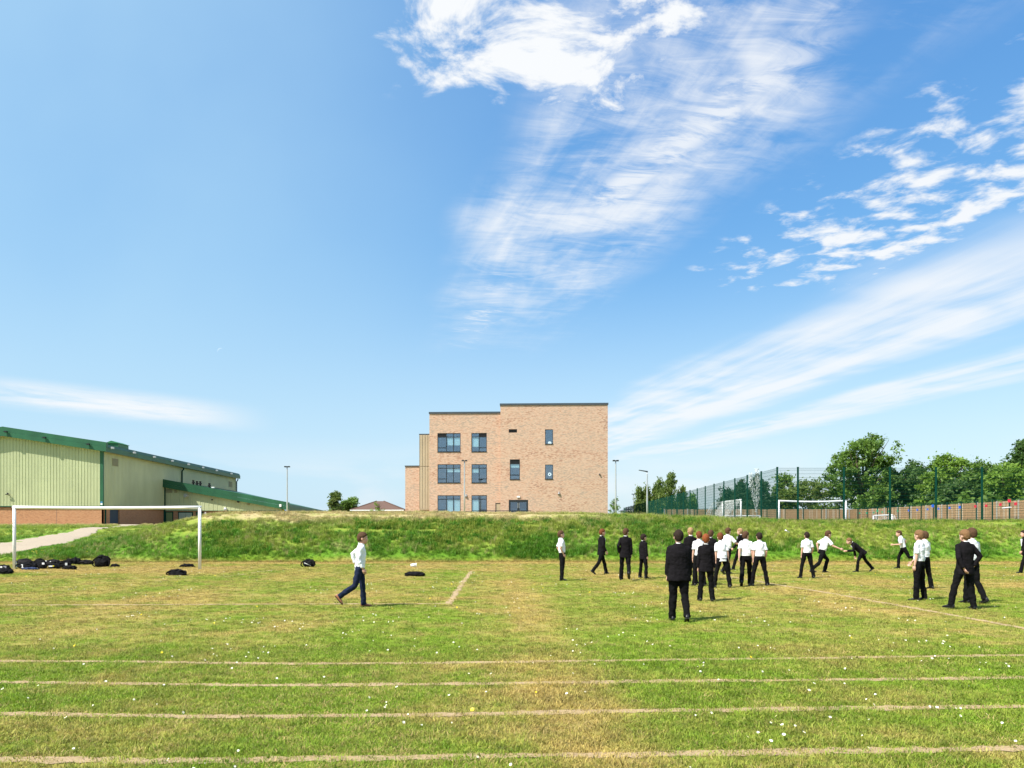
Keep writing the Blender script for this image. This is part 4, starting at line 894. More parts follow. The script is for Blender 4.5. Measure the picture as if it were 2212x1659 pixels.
# ------------------------------------------------------------------ goals
def net_grid(mb, quad, nu, nv, r_=.005, sag=.0, jit=0.):
    A, B, C_, D_ = [Vector(p) for p in quad]
    def P(u, v):
        p = (A * (1 - u) + B * u) * (1 - v) + (D_ * (1 - u) + C_ * u) * v
        p = p + Vector((0, 0, -sag * 4 * v * (1 - v)))
        return p + Vector((rnd.gauss(0, jit), rnd.gauss(0, jit), rnd.gauss(0, jit)))
    g = [[P(i / nu, j / nv) for i in range(nu + 1)] for j in range(nv + 1)]
    for row in g: mb.tube(row, r_, 3)
    for i in range(nu + 1): mb.tube([g[j][i] for j in range(nv + 1)], r_, 3)
M_NET = mat('white_net_cord', (.72, .73, .72), .8)
def goal(name, label, loc, rotz, wd, ht, r_, net=False, deep=1.6, bow=0., grp=None, mtl=M_WHITE):
    o = thing(name, label, 'goal', loc, rotz, grp)
    for x in (0, wd): MB().tube([(x, 0, -.1), (x, 0, ht - r_)], r_, 14).build('goal_post', mtl, o, True)
    pts = [(wd * k / 10, 0, ht - r_ - bow * math.sin(math.pi * k / 10)) for k in range(11)]
    pts[0] = (-r_, 0, pts[0][2]); pts[-1] = (wd + r_, 0, pts[-1][2])
    MB().tube(pts, r_ * 1.01, 14).build('crossbar', mtl, o, True)
    if net:
        b_ = MB()
        for x in (0, wd): b_.tube([(x, 0, ht - r_), (x, deep * .4, ht - .1), (x, deep, 0)], .022, 8)
        b_.tube([(0, deep, .03), (wd, deep, .03)], .022, 8); b_.build('net_support', M_WORNWHITE, o)
        nb_ = MB(); net_grid(nb_, [(0, .02, ht - r_), (wd, .02, ht - r_), (wd, deep, .02), (0, deep, .02)], int(wd / .16), int(ht / .15), .007, .18, .01)
        for x in (0, wd): net_grid(nb_, [(x, .02, ht - r_), (x, deep * .4, ht - .1), (x, deep, .02), (x, .02, .02)], 8, 14, .007, 0, .008)
        tag(nb_.build('net', M_NET, o), kind='stuff')
    return o
GY = ground_Y(1229.6); GX0, GX1 = (31.0 - CX) / F * GY, (431.5 - CX) / F * GY
bigg = goal('football_goal', 'full size white goal frame without net by the pile of bags', (GX0, GY, 0), 0, GX1 - GX0, (1230 - 1092.8) / F * GY, .058, bow=.03)
M_INK = mat('black_ink', (.015, .015, .02), .6)
for px_, sd_ in ((0., 5), (GX1 - GX0, 9)):             # a strip of hand written black marks down each post
    r_ = random.Random(sd_); mb = MB(); z = 1.88
    while z > 1.42:
        k = r_.randint(2, 3)
        for _ in range(k):
            x0, z0 = r_.uniform(-.026, .03), z + r_.uniform(-.025, .02); x1, z1 = x0 + r_.uniform(-.022, .022), z0 + r_.uniform(-.03, .03)
            x1 = max(-.03, min(.034, x1)); yy = lambda x: -math.sqrt(.059 ** 2 - x * x) - .002
            dxx, dzz = x1 - x0, z1 - z0; L_ = math.hypot(dxx, dzz) + 1e-6; nx_, nz_ = -dzz / L_ * .0055, dxx / L_ * .0055
            mb.face(*[(px_ + a_, yy(max(-.05, min(.05, a_))), b_) for a_, b_ in ((x0 + nx_, z0 + nz_), (x0 - nx_, z0 - nz_), (x1 - nx_, z1 - nz_), (x1 + nx_, z1 + nz_))])
        z -= .052
    mb.build('lettering', M_INK, bigg)
GB = 1.78
g1 = goal('court_goal', 'white netless goal frame with a sagging bar behind the mesh fence', ((1682.5 - CX) / F * 57, 57, GB), 0, (1827 - 1682.5) / F * 57, EYE + (HY - 1080) / F * 57 - GB, .06, bow=.07)
g2_ = goal('court_goal', 'white goal with hanging net standing side on behind the mesh fence', (18.2, 56.6, GB), R(90), 4.5, EYE + (HY - 1078) / F * 56.6 - GB, .06, True, 1.9, .0)
g3 = goal('mini_goal', 'low white goal frame at the far end of the court behind the netted goal', ((1566 - CX) / F * 80, 80, GB), 0, (1642 - 1566) / F * 80, 1.25, .05, True, .8)
g4 = goal('mini_goal', 'low white goal leaning frame in front of the green plates', (RX - .9, 73.6, GB), R(90), 3.6, 1.22, .05, True, -.6)
zr_ = proj(0, 1096.8, 58.4).z - MUGA_Z; MB().tube([(BYY - 58.9, -.07, zr_ - .02), (BYY - 57.9, -.07, zr_ + .03)], .045, 8).build('white_rail', M_WHITE, lows)
# old net thrown over the fence
dn = thing('draped_net', 'tangled white net hanging in a V over the green fence', 'net')
mb = MB(); YN = 47.6
def NP(x, y, dy=0): p = proj(x, y, YN); return (p.x, p.y - .12 + dy, p.z)
for q, nu, nv in (([NP(1616, 1024), NP(1622, 1021), NP(1633, 1084), NP(1624, 1072)], 5, 26), ([NP(1631, 1014), NP(1637, 1012), NP(1639, 1078), NP(1631, 1084)], 5, 28), ([NP(1623.5, 1072), NP(1638, 1078), NP(1633.5, 1105), NP(1631, 1106)], 7, 14)):
    net_grid(mb, q, nu, nv, .008, 0, .03)
tag(mb.build('net_cords', M_NET, dn), kind='stuff')

# ------------------------------------------------------------------ lamp columns
def lamp(label, xd, ytop, Y, heads, arm=0.):
    p = proj(xd, ytop, Y); zg = tz(p.x, p.y) - .1; h = p.z - zg
    o = thing('lamp_column', label, 'lamp post', (p.x, p.y, zg), 0, 'lamp columns on the high ground')
    MB().tube([(0, 0, -.3), (0, 0, h * .4), (0, 0, h - .25), (0, 0, h)], [.085, .075, .055, .05], 10).build('column', M_STEEL, o, True)
    mb = MB()
    if heads == 2:
        mb.box(-.28, -.05, -.14, .14, h - .02, h + .1); mb.box(.05, .28, -.14, .14, h - .02, h + .1); mb.box(-.05, .05, -.05, .05, h, h + .05)
    else: mb.hexa([(-.75, -.12, h + .12), (.05, -.07, h - .05), (.05, .07, h - .05), (-.75, .12, h + .12)], [(-.75, -.1, h + .17), (.05, -.06, h + .06), (.05, .06, h + .06), (-.75, .1, h + .17)])
    mb.build('lantern', M_ANTH, o); return o
lamp('tall slim lamp column standing before the school windows', 1003.3, 996, 76, 2)
lamp('tall slim lamp column just right of the school', 1330, 996, 74, 2)
lamp('tall slim lamp column in front of the low green wing', 620.3, 1009, 80, 2)
lamp('lamp column with a single lantern pointing left before the green fence', 1398, 1019, 70, 1)
lamp('far lamp column behind the side fence near the sapling', 1368.5, 1068, 118, 2)
lamp('distant lamp column behind the netted court goal', 1555.5, 1056, 105, 2)
# ------------------------------------------------------------------ trees
def leaf_mat(name, c0_, c1_):
    m_ = bpy.data.materials.new(name); m_.use_nodes = True; t = NT(m_.node_tree); b = t.n['Principled BSDF']
    n_ = t.noise(wpos(t), .9, 4., .65); n2_ = t.noise(wpos(t), 9., 2., .6)
    colr = t.mix(t.ss(t.add(t.mul(n_, .6), t.mul(n2_, .5)), .35, .75), c0_, c1_)
    t.put(b.inputs['Base Color'], colr); b.inputs['Roughness'].default_value = .5; b.inputs['Specular IOR Level'].default_value = .3
    tr = t.new('ShaderNodeBsdfTranslucent'); t.put(tr.inputs[0], colr); mx = t.new('ShaderNodeMixShader'); mx.inputs[0].default_value = .42
    t.l.new(b.outputs[0], mx.inputs[1]); t.l.new(tr.outputs[0], mx.inputs[2]); t.l.new(mx.outputs[0], t.n['Material Output'].inputs[0]); return m_
L_MID = leaf_mat('leaf_mid_green', (.07, .15, .022), (.19, .30, .05)); L_DARK = leaf_mat('leaf_dark_green', (.035, .085, .02), (.10, .18, .035))
L_LIGHT = leaf_mat('leaf_light_green', (.09, .19, .02), (.25, .38, .05)); L_CON = leaf_mat('conifer_green', (.016, .055, .026), (.055, .11, .04)); L_OLIVE = leaf_mat('leaf_olive', (.08, .14, .026), (.20, .26, .06))
M_BARK = mat('bark', rough=.95, fn=lambda t: t.mix(t.noise(t.scale(opos(t), (6, 6, 1.2)), 2., 5., .7), (.05, .038, .026), (.15, .115, .08)))
def tree(label, base, h, blobs, lm, n_leaf, leaf=.16, clump=.45, trunk=.16, name='tree', shape='round', seed=0, grp='trees beyond the court', upright=0.):
    """blobs: (x, y, z, rx, ry, rz) relative to the base; leaves sit in clumps spread through them"""
    g = np.random.default_rng(seed + 100); r_ = random.Random(seed); o = thing(name, label, 'tree', base, 0, grp)
    mb = MB(); top = max(b[2] for b in blobs); bx = [b for b in blobs]
    mb.tube([(0, 0, -.4), (r_.uniform(-.1, .1), 0, top * .3), (r_.uniform(-.2, .2), r_.uniform(-.2, .2), top * .65), (blobs[0][0] * .5, blobs[0][1] * .5, top)], [trunk * 1.25, trunk, trunk * .75, trunk * .3], 8)
    for b in bx:
        for _ in range(3):
            e = Vector((b[0] + r_.uniform(-.6, .6) * b[3], b[1] + r_.uniform(-.6, .6) * b[4], b[2] + r_.uniform(-.3, .7) * b[5])); s_ = Vector((0, 0, min(e.z * r_.uniform(.3, .6), top * .8)))
            m_ = s_.lerp(e, .5) + Vector((r_.uniform(-.2, .2), r_.uniform(-.2, .2), r_.uniform(0, .4))); mb.tube([s_, m_, e], [trunk * .5, trunk * .3, trunk * .08], 5)
    mb.build('trunk', M_BARK, o, True)
    vol = np.array([b[3] * b[4] * b[5] for b in blobs]) ** .75; per = max(22, int(42)); nc = max(6, n_leaf // per)
    bi = g.choice(len(blobs), nc, p=vol / vol.sum()); B = np.array(blobs)[bi]
    d = g.normal(0, 1, (nc, 3)); d /= np.linalg.norm(d, axis=1)[:, None]; rad = g.uniform(.45, 1.04, nc) ** .5
    C_ = B[:, :3] + d * rad[:, None] * B[:, 3:] + g.normal(0, .08, (nc, 3))
    if shape == 'cone': pass
    cs = clump * g.uniform(.5, 1.3, nc)
    ci = np.repeat(np.arange(nc), per); n_ = len(ci)
    off = g.normal(0, .5, (n_, 3)) * cs[ci][:, None] * np.array([1, 1, .7 + upright])
    c_ = C_[ci] + off
    nrm = g.normal(0, 1, (n_, 3)) + np.array([0, 0, .7]) + d[ci] * .5; nrm /= np.linalg.norm(nrm, axis=1)[:, None]
    t1 = np.cross(nrm, g.normal(0, 1, (n_, 3))); t1 /= np.linalg.norm(t1, axis=1)[:, None]
    if upright: t1 = t1 + np.array([0, 0, upright * 2]); t1 /= np.linalg.norm(t1, axis=1)[:, None]
    t2 = np.cross(nrm, t1); sz_ = leaf * g.uniform(.6, 1.3, (n_, 1))
    v = np.stack([c_ - t1 * sz_, c_ + t2 * sz_ * .48, c_ + t1 * sz_, c_ - t2 * sz_ * .48], 1).reshape(-1, 3)
    me = bpy.data.meshes.new('crown'); me.vertices.add(len(v)); me.vertices.foreach_set('co', v.ravel())
    me.loops.add(n_ * 4); me.loops.foreach_set('vertex_index', np.arange(n_ * 4)); me.polygons.add(n_); me.polygons.foreach_set('loop_start', np.arange(n_) * 4)
    me.materials.append(lm); me.update(); me.validate(); link('crown', me, o); return o
def at(xd, Y, z=MUGA_Z): return ((xd - CX) / F * Y, Y, z)
def topz(yd, Y, z=MUGA_Z): return EYE + (HY - yd) / F * Y - z
def round_tree(label, xd, Y, ytop, wpx, lm, n_leaf, seed, z=MUGA_Z, flat=1., lo=.35, **kw):
    h = topz(ytop, Y, z); w_ = wpx / F * Y / 2; r_ = random.Random(seed); bl = []
    nb_ = 9
    for k in range(nb_):
        a_ = 2 * math.pi * k / nb_ * 2.4; zf = lo + (1 - lo) * (k + .5) / nb_; wr = w_ * (1 - ((zf - .58) / .52) ** 2) ** .5 if abs(zf - .58) < .5 else w_ * .35
        s_ = r_.uniform(.30, .46); bl.append((math.cos(a_) * wr * .62, math.sin(a_) * wr * .62, h * zf - h * .05, w_ * s_ * 1.05, w_ * s_, min(h * .16, w_ * s_) * flat))
    bl.append((0, 0, h * .86, w_ * .42, w_ * .42, h * .12)); bl.append((0, 0, h * .6, w_ * .5, w_ * .5, h * .2))
    return tree(label, at(xd, Y, z), h, bl, lm, n_leaf, seed=seed, **kw)
round_tree('tall spreading green tree rising above the court fence', 1865, 95, 949, 172, L_MID, 15000, 1, leaf=.20, clump=.62, trunk=.28)
round_tree('broad bushy tree left of the tall spreading tree', 1745, 97, 1040, 150, L_OLIVE, 9000, 2, lo=.1, leaf=.19, clump=.6)
round_tree('small slender tree between the conifers and the bushy tree', 1688, 99, 1024, 60, L_MID, 4000, 3, leaf=.18, clump=.5, trunk=.12)
round_tree('dark pointed tree right of the tall spreading tree', 1975, 102, 995, 62, L_DARK, 5000, 4, leaf=.19, clump=.55)
round_tree('dark dense tree behind the blue plates', 1950, 92, 1013, 120, L_DARK, 9000, 5, lo=.1, leaf=.2, clump=.6)
round_tree('light green tree with a tufted top above the blue plates', 2040, 84, 985, 112, L_LIGHT, 10000, 6, lo=.12, leaf=.19, clump=.6, trunk=.2)
round_tree('mid green tree with a rounded top above the red plates', 2112, 80, 996, 105, L_MID, 9000, 7, lo=.08, leaf=.18, clump=.55)
round_tree('bushy green tree filling the gap near the right edge', 2172, 76, 1000, 110, L_LIGHT, 9000, 8, lo=.08, leaf=.18, clump=.55)
round_tree('tall dark green tree cut by the right edge of view', 2222, 80, 948, 110, L_DARK, 11000, 9, lo=.15, leaf=.19, clump=.6, trunk=.25)
round_tree('low green shrub tree behind the green plates', 1890, 90, 1052, 90, L_MID, 5000, 10, lo=.05, leaf=.18, clump=.5)
round_tree('low dark shrub tree behind the red plates', 2060, 79, 1040, 130, L_DARK, 7000, 11, lo=.05, leaf=.17, clump=.5)
def conifer(label, xd, Y, ytop, wpx, seed):
    h = topz(ytop, Y); w_ = wpx / F * Y / 2; bl = []
    for k in range(9): f = k / 8; bl.append((random.Random(seed + k).uniform(-.45, .45) * (1 - f), 0, h * (.12 + .82 * f), w_ * (1 - f) ** .8 * .85 + .22, w_ * (1 - f) ** .8 * .85 + .2, h * .09))
    return tree(label, at(xd, Y), h, bl, L_CON, 13000, .19, .40, .18, 'conifer', seed=seed, upright=.35)
conifer('dark conifer with a leaning tip behind the draped net', 1638, 98, 1022, 92, 21); conifer('dark conifer in the middle of the group by the fence', 1602, 100, 1030, 80, 22); conifer('lowest dark conifer at the left of the group', 1571, 103, 1051, 64, 23)
def poplar(label, xd, ytop, wpx, seed, Y=130, lm=L_OLIVE):
    h = topz(ytop, Y); w_ = wpx / F * Y / 2; bl = []
    for k in range(6): f = k / 5; bl.append((random.Random(seed * 9 + k).uniform(-.3, .3) * w_, 0, h * (.25 + .68 * f), w_ * (.85 - .45 * f), w_ * (.85 - .45 * f), h * .13))
    return tree(label, at(xd, Y), h, bl, lm, 6200, .22, .5, .2, 'poplar', seed=seed, grp='poplars behind the side fence', upright=.6)
poplar('leftmost short poplar of the row behind the fence', 1383, 1060, 24, 31); poplar('second poplar from the left behind the single lantern', 1397, 1056, 20, 32); poplar('third poplar from the left behind the fence', 1420, 1046, 30, 33)
poplar('tallest poplar of the row behind the fence', 1447, 1027, 40, 34, 132); poplar('fifth poplar behind the fence with a lower rounded top', 1474, 1060, 36, 35, 134); poplar('rightmost low poplar of the row behind the fence', 1494, 1074, 30, 36, 136, L_MID); poplar('low poplar in front of the tallest one', 1434, 1062, 34, 37, 128)
round_tree('feathery dark tree between the green wing and the bungalow', 722, 160, 1063, 32, L_OLIVE, 4500, 41, 2.6, grp='trees near the bungalow', leaf=.26, clump=.6, lo=.15)
round_tree('rounder green tree left of the bungalow roof', 757, 165, 1074, 38, L_MID, 4500, 42, 2.6, grp='trees near the bungalow', leaf=.26, clump=.7, lo=.15)
round_tree('low dark bush left of the bungalow', 738, 168, 1090, 40, L_DARK, 3000, 43, 2.6, grp='trees near the bungalow', leaf=.26, clump=.6, lo=.05)
round_tree('thin light green sapling in front of the bungalow', 818, 84, 1085, 24, L_LIGHT, 420, 44, tz(-12.4, 84), grp='saplings', leaf=.07, clump=.22, trunk=.03, name='sapling', lo=.25)
round_tree('small drooping sapling beside the lamp column right of the school', 1327, 80, 1075, 26, L_MID, 600, 45, tz(12.6, 80), grp='saplings', leaf=.08, clump=.25, trunk=.035, name='sapling', lo=.3)
# distant hedge line closing the horizon
def hedge(label, x0, x1, Y, yt, seed, lm):
    a_, b_ = (x0 - CX) / F * Y, (x1 - CX) / F * Y; h = EYE + (HY - yt) / F * Y - 1.4; n_ = max(4, int((b_ - a_) / 3)); r_ = random.Random(seed)
    bl = [((b_ - a_) * ((k + .5) / n_ - .5), r_.uniform(-1, 1), h * r_.uniform(.4, .55), 2.4, 2, h * r_.uniform(.4, .55)) for k in range(n_)]
    return tree(label, ((a_ + b_) / 2, Y, 1.4), h, bl, lm, n_ * 700, .3, .8, .15, 'hedge', seed=seed, grp='distant hedges')
hedge('dark hedge line seen through the far end of the mesh fence', 1376, 1500, 150, 1112, 51, L_DARK); hedge('dark hedge under the conifers behind the court', 1560, 1760, 104, 1088, 52, L_CON)
hedge('low hedge between the wing and the bungalow', 690, 760, 185, 1103, 53, L_DARK); hedge('leafy hedge behind the timber side fence at right', 1990, 2290, 74, 1062, 54, L_MID)
# ------------------------------------------------------------------ bags and coats on the grass
M_BAG = mat('black_nylon', rough=.9, spec=.1, fn=weathered((.010, .010, .011), .4, 9.), bump=(lambda t: t.noise(opos(t), 26., 4., .6), .5, .02))
M_BAGGREY = mat('charcoal_nylon', rough=.9, spec=.1, fn=weathered((.020, .018, .019), .4, 9.), bump=(lambda t: t.noise(opos(t), 26., 4., .6), .5, .02))
M_NAVY = mat('navy_cloth', rough=.85, fn=weathered((.035, .055, .13), .35, 7.), bump=(lambda t: t.noise(opos(t), 20., 4., .6), .6, .02))
def lump_fn(seed, p=3.2, amp=.12, fq=2.2):
    o_ = Vector((seed * 3.7, seed * 1.9, seed * 5.3))
    def fn(d):
        k = (abs(d.x) ** p + abs(d.y) ** p + abs(d.z) ** p) ** (-1 / p)
        return k * (1 + amp * mnoise.noise(d * fq + o_) + amp * .55 * mnoise.noise(d * fq * 2.7 + o_) + amp * .22 * mnoise.noise(d * fq * 6.1 + o_))
    return fn
def lump(name, mtl, parent, c_, r_, seed, p=3.2, amp=.12, fq=2.2, nu=40, nv=26):
    mb = MB().ball(c_, r_, nu, nv, lump_fn(seed, p, amp, fq)); mb.v = [(x, y, max(z, -.015)) for x, y, z in mb.v]
    return mb.build(name, mtl, parent, True)
def strap(mb, pts, wd=.022, th=.004):
    """flat webbing along a curve"""
    pts = [Vector(p) for p in pts]; fine_ = []
    for i in range(len(pts) - 1):
        p0, p1, p2, p3 = pts[max(i - 1, 0)], pts[i], pts[i + 1], pts[min(i + 2, len(pts) - 1)]
        for k in range(5): t = k / 5; fine_.append(.5 * ((2 * p1) + (p2 - p0) * t + (2 * p0 - 5 * p1 + 4 * p2 - p3) * t * t + (3 * p1 - p0 - 3 * p2 + p3) * t ** 3))
    fine_.append(pts[-1]); mb.tube(fine_, wd, 6, .25)
def bag(label, x0, x1, ytop, ybase, kind, seed, mtl=None, name='backpack', extra=None, dy=0.):
    mtl = mtl or M_BAG; Y = ground_Y(ybase) + dy; s_ = F / Y; wd = (x1 - x0) / s_; h = (ybase - ytop) / s_ ; cx_ = ((x0 + x1) / 2 - CX) / s_
    o = thing(name, label, 'bag' if name in ('backpack', 'holdall') else 'coat', (cx_, Y, tz(cx_, Y)), random.Random(seed).uniform(-.3, .3), 'bags and coats dropped by the goal')
    hw = wd / 2
    if kind == 'flat':                                  # coat or jumper dropped in folds
        lump('cloth', mtl, o, (0, 0, h * .3), (hw, hw * .6, h * .62), seed, 2.3, .35, 2.6); lump('fold', mtl, o, (hw * .25, -hw * .2, h * .4), (hw * .5, hw * .4, h * .5), seed + 7, 2.2, .4, 2.4); lump('sleeve', mtl, o, (-hw * .62, -hw * .25, h * .2), (hw * .42, hw * .22, h * .28), seed + 3, 2.4, .25, 2.)
    else:
        lump('body', mtl, o, (0, 0, h * .46), (hw * .94, hw * .62 if kind != 'tall' else hw * .5, h * .5), seed, 2.5, .30, 2.0)
        lump('front_pocket', mtl, o, (hw * .12, -hw * .5, h * .34), (hw * .6, hw * .22, h * .27), seed + 1, 2.5, .3, 2.4)
        lump('top_flap', mtl, o, (-hw * .1, 0, h * .86), (hw * .55, hw * .4, h * .15), seed + 2, 2.2, .4, 2.4)
        mb = MB(); strap(mb, [(-hw * .2, .02, h * .92), (-hw * .15, 0, h * 1.05), (hw * .1, 0, h * 1.05), (hw * .18, .02, h * .9)], .012); mb.build('grab_handle', mtl, o)
        for sgn_ in (-1, 1):
            mb = MB(); strap(mb, [(sgn_ * hw * .5, -hw * .35, h * .85), (sgn_ * hw * .95, -hw * .5, h * .62), (sgn_ * hw * 1.12, -hw * .5, h * .25), (sgn_ * hw * .85, -hw * .3, h * .04)], .024); mb.build('shoulder_strap', mtl, o)
    if extra: extra(o, hw, h)
    return o
def x8(z): return z * .25
def y8(z): return (1980 + z * .434) / 1.736
def white_patch(u, v, su, sv):
    return lambda o, hw, h: MB().box(hw * u - su, hw * u + su, -hw * .73 - .03, -hw * .73 - .02, h * v - sv, h * v + sv).build('white_patch', M_WHITE, o)
def numeral(o, hw, h):
    mb = MB(); y = -hw * .74 - .02; mb.box(-.015, .02, y, y + .012, h * .32, h * .78); mb.box(-.05, -.015, y, y + .012, h * .68, h * .78); mb.box(-.04, .045, y, y + .012, h * .26, h * .32); mb.build('printed_numeral', M_WHITE, o)
bag('black bag at the left edge, nearest of the pile', -6, 27.5, y8(345), y8(398), 'flat', 11, name='holdall')
bag('black and white bag behind the nearest one at the left edge', -4, 21, y8(320), y8(372), 'low', 12, extra=lambda o, hw, h: (MB().box(-hw * .3, hw * .15, -hw * .70, -hw * .66, h * .55, h * .8).build('white_panel', M_WHITE, o), MB().box(hw * .3, hw * .8, -hw * .62, -hw * .58, h * .5, h * .85).build('grey_panel', mat('grey_panel', (.25, .25, .3), .7), o)))
bag('black bag with a white printed numeral on its side', 40, 80, y8(300), y8(355), 'low', 13, extra=numeral, name='holdall')
bag('rumpled black bag heaped behind the numbered one', 37, 74, y8(266), y8(340), 'low', 14, M_BAGGREY)
bag('crumpled navy cloth lying before the numbered bag', 51, 80, y8(340), y8(362), 'flat', 15, M_NAVY, 'coat')
bag('upright black backpack in the middle of the pile', 76, 98, y8(264), y8(338), 'low', 16)
bag('black backpack with a white corner tag leaning forward in the pile', 80, 101, y8(290), y8(354), 'low', 17, extra=white_patch(.75, .75, .045, .035))
bag('charcoal bag with white flashes at the back of the pile', 99, 132, y8(272), y8(332), 'low', 18, M_BAGGREY, extra=lambda o, hw, h: (MB().box(-hw * .6, -hw * .4, -hw * .74, -hw * .7, h * .75, h * .88).build('white_flash', M_WHITE, o), MB().box(hw * .1, hw * .24, -hw * .74, -hw * .7, h * .7, h * .8).build('white_flash', M_WHITE, o)))
bag('black bag with a white and yellow badge on its pocket', 104, 129, y8(305), y8(352), 'low', 19, extra=lambda o, hw, h: (MB().box(-.12, .02, -hw * .78, -hw * .74, h * .38, h * .62).build('white_badge', M_WHITE, o), MB().box(.03, .08, -hw * .78, -hw * .74, h * .45, h * .65).build('yellow_badge', M_YELLOW, o)))
bag('sloping black bag with a white clip right of the badge bag', 126, 152, y8(283), y8(343), 'low', 20, extra=white_patch(.5, .55, .04, .05))
bag('crumpled black coat lying in front at the right of the pile', 136, 166, y8(320), y8(358), 'flat', 21, name='coat')
bag('black coat with a raised collar point behind the pile', 144, 176, y8(258), y8(315), 'flat', 22, name='coat')
bag('smooth rounded black bag at the right end of the pile', 173, 200, y8(276), y8(317), 'low', 23, M_BAGGREY, 'holdall')
def loops(o, hw, h):
    mb = MB(); strap(mb, [(hw * .15, -hw * .3, h * .92), (hw * .75, -hw * .5, h * .88), (hw * 1.15, -hw * .5, h * .45), (hw * .9, -hw * .45, h * .06)], .03); mb.build('shoulder_strap', M_BAG, o)
bag('tall upright black backpack with looping straps beside the pile', x8(822), x8(946), y8(236), y8(336), 'tall', 24, extra=loops)
bag('small black cloth beside the tall backpack', x8(960), x8(1030), y8(307), y8(336), 'flat', 25, name='coat')
bag('flat black bag lying behind the right goal post', x8(1560), x8(1677), y8(306), y8(336), 'flat', 26, name='holdall')
bag('black cap shaped bag with a white tip in front of the goal', x8(1463), x8(1608), y8(358), y8(410), 'low', 27, extra=lambda o, hw, h: (lump('white_tip', M_WHITE, o, (-hw * .72, -hw * .25, h * .18), (hw * .2, hw * .14, h * .14), 3, 2.5, .15), lump('brim', M_BAG, o, (hw * .1, -hw * .3, .03), (hw * 1.0, hw * .5, .06), 5, 2.5, .1)))
x7p = lambda r_: 518.4 + .2084 * r_; y7p = lambda r_: 1048.4 + .2084 * r_
def stripe(o, hw, h):
    mb = MB(); strap(mb, [(-hw * .5, -hw * .66, h * .55), (0, -hw * .76, h * .42), (hw * .6, -hw * .62, h * .2)], .014); mb.build('reflective_stripe', M_STEEL, o)
bag('black backpack with a pale stripe alone before the bank', x7p(650), x7p(782), y7p(768), y7p(848), 'low', 28, extra=stripe)
bag('flat black coat on the grass left of the penalty box corner', x7p(1716), x7p(1912), y7p(890), y7p(942), 'flat', 29, name='coat')
# litter
o = thing('paper_cup', 'crumpled white paper cup lying on the grass near the flat coat', 'cup', ((x7p(1800) - CX) / F * ground_Y(y7p(848)), ground_Y(y7p(848)), .0))
MB().tube([(-.12, 0, .07), (.1, .03, .08)], [.06, .085], 12).build('cup', M_WHITE, o, True); MB().tube([(.1, .03, .08), (.115, .032, .08)], [.092, .09], 12).build('rim', M_WHITE, o, True)
M_PET = glass_mat('clear_plastic', (.85, .9, .92), .25)
Yb = ground_Y(1226.5); o = thing('plastic_bottle', 'clear plastic bottle with red cap standing by the left goal post', 'bottle', ((34.5 - CX) / F * Yb, Yb, 0))
MB().tube([(0, 0, 0), (0, 0, .02), (0, 0, .2), (0, 0, .25), (0, 0, .28)], [.035, .045, .045, .025, .018], 12).build('bottle_body', M_PET, o, True); MB().tube([(0, 0, .28), (0, 0, .31)], .022, 10).build('cap', mat('red_cap', (.6, .03, .03), .4), o)
# litter flecks on the bank
q = proj(0, 0, 1)
o = tag(MB().box(-.12, .12, -.06, .06, 0, .05).build('litter_bag', M_WHITE), 'small scrap of white litter on the bank right of the group', 'litter'); Yl = 39.2; o.location = ((1650 - CX) / F * 40 + .9, Yl, tz((1650 - CX) / F * 40 + .9, Yl) + .12); o.rotation_euler = (.3, .4, .5)

# parked white van, only its top shows over the brow
vn = thing('parked_van', 'white van roof showing over the brow behind the side fence', 'van', ((1527 - CX) / F * 140, 140, proj(0, 1123, 140).z - 1.3), R(4))
mb = MB().hexa([(-2.3, -.95, .35), (2.3, -.95, .35), (2.3, .95, .35), (-2.3, .95, .35)], [(-2.2, -.88, 2.0), (1.2, -.88, 2.0), (1.2, .88, 2.0), (-2.2, .88, 2.0)]); mb.build('body', M_WHITE, vn)
for x in (-1.5, 1.5): mb = MB().tube([(x, -.97, .35), (x, -.7, .35)], .34, 14); mb.build('wheel', M_BLACK, vn)
box('window', M_GLASSDARK, vn, .4, 1.3, -.96, -.93, 1.2, 1.8)

# day moon, a pale crescent far off
mo = MB(); N_ = 20; dm = 9000.; cm = proj(476, 758, dm); rm = 6.6 / F * dm
ring = []
for k in range(N_ + 1):
    t = math.pi * (k / N_) + R(35); ring.append(((math.cos(t)) * rm, 0, math.sin(t) * rm))
inner = []
for k in range(N_ + 1):
    t = k / N_; a_ = math.pi * t + R(35); ux, uz = math.cos(R(35)), math.sin(R(35)); vx_, vz = -uz, ux
    inner.append(((math.cos(math.pi * t) * ux + math.sin(math.pi * t) * .62 * vx_) * rm, 0, (math.cos(math.pi * t) * uz + math.sin(math.pi * t) * .62 * vz) * rm))
for k in range(N_): mo.face(ring[k], ring[k + 1], inner[k + 1], inner[k])
M_MOON = bpy.data.materials.new('moonlight'); M_MOON.use_nodes = True; t_ = NT(M_MOON.node_tree); t_.n.clear(); em = t_.new('ShaderNodeEmission'); em.inputs[0].default_value = (.62, .80, .95, 1); em.inputs[1].default_value = .62; tr_ = t_.new('ShaderNodeBsdfTransparent'); mx_ = t_.new('ShaderNodeMixShader'); mx_.inputs[0].default_value = .5; ou = t_.new('ShaderNodeOutputMaterial'); t_.l.new(tr_.outputs[0], mx_.inputs[1]); t_.l.new(em.outputs[0], mx_.inputs[2]); t_.l.new(mx_.outputs[0], ou.inputs[0])
mn = tag(mo.build('moon', M_MOON), kind='structure'); mn.location = cm
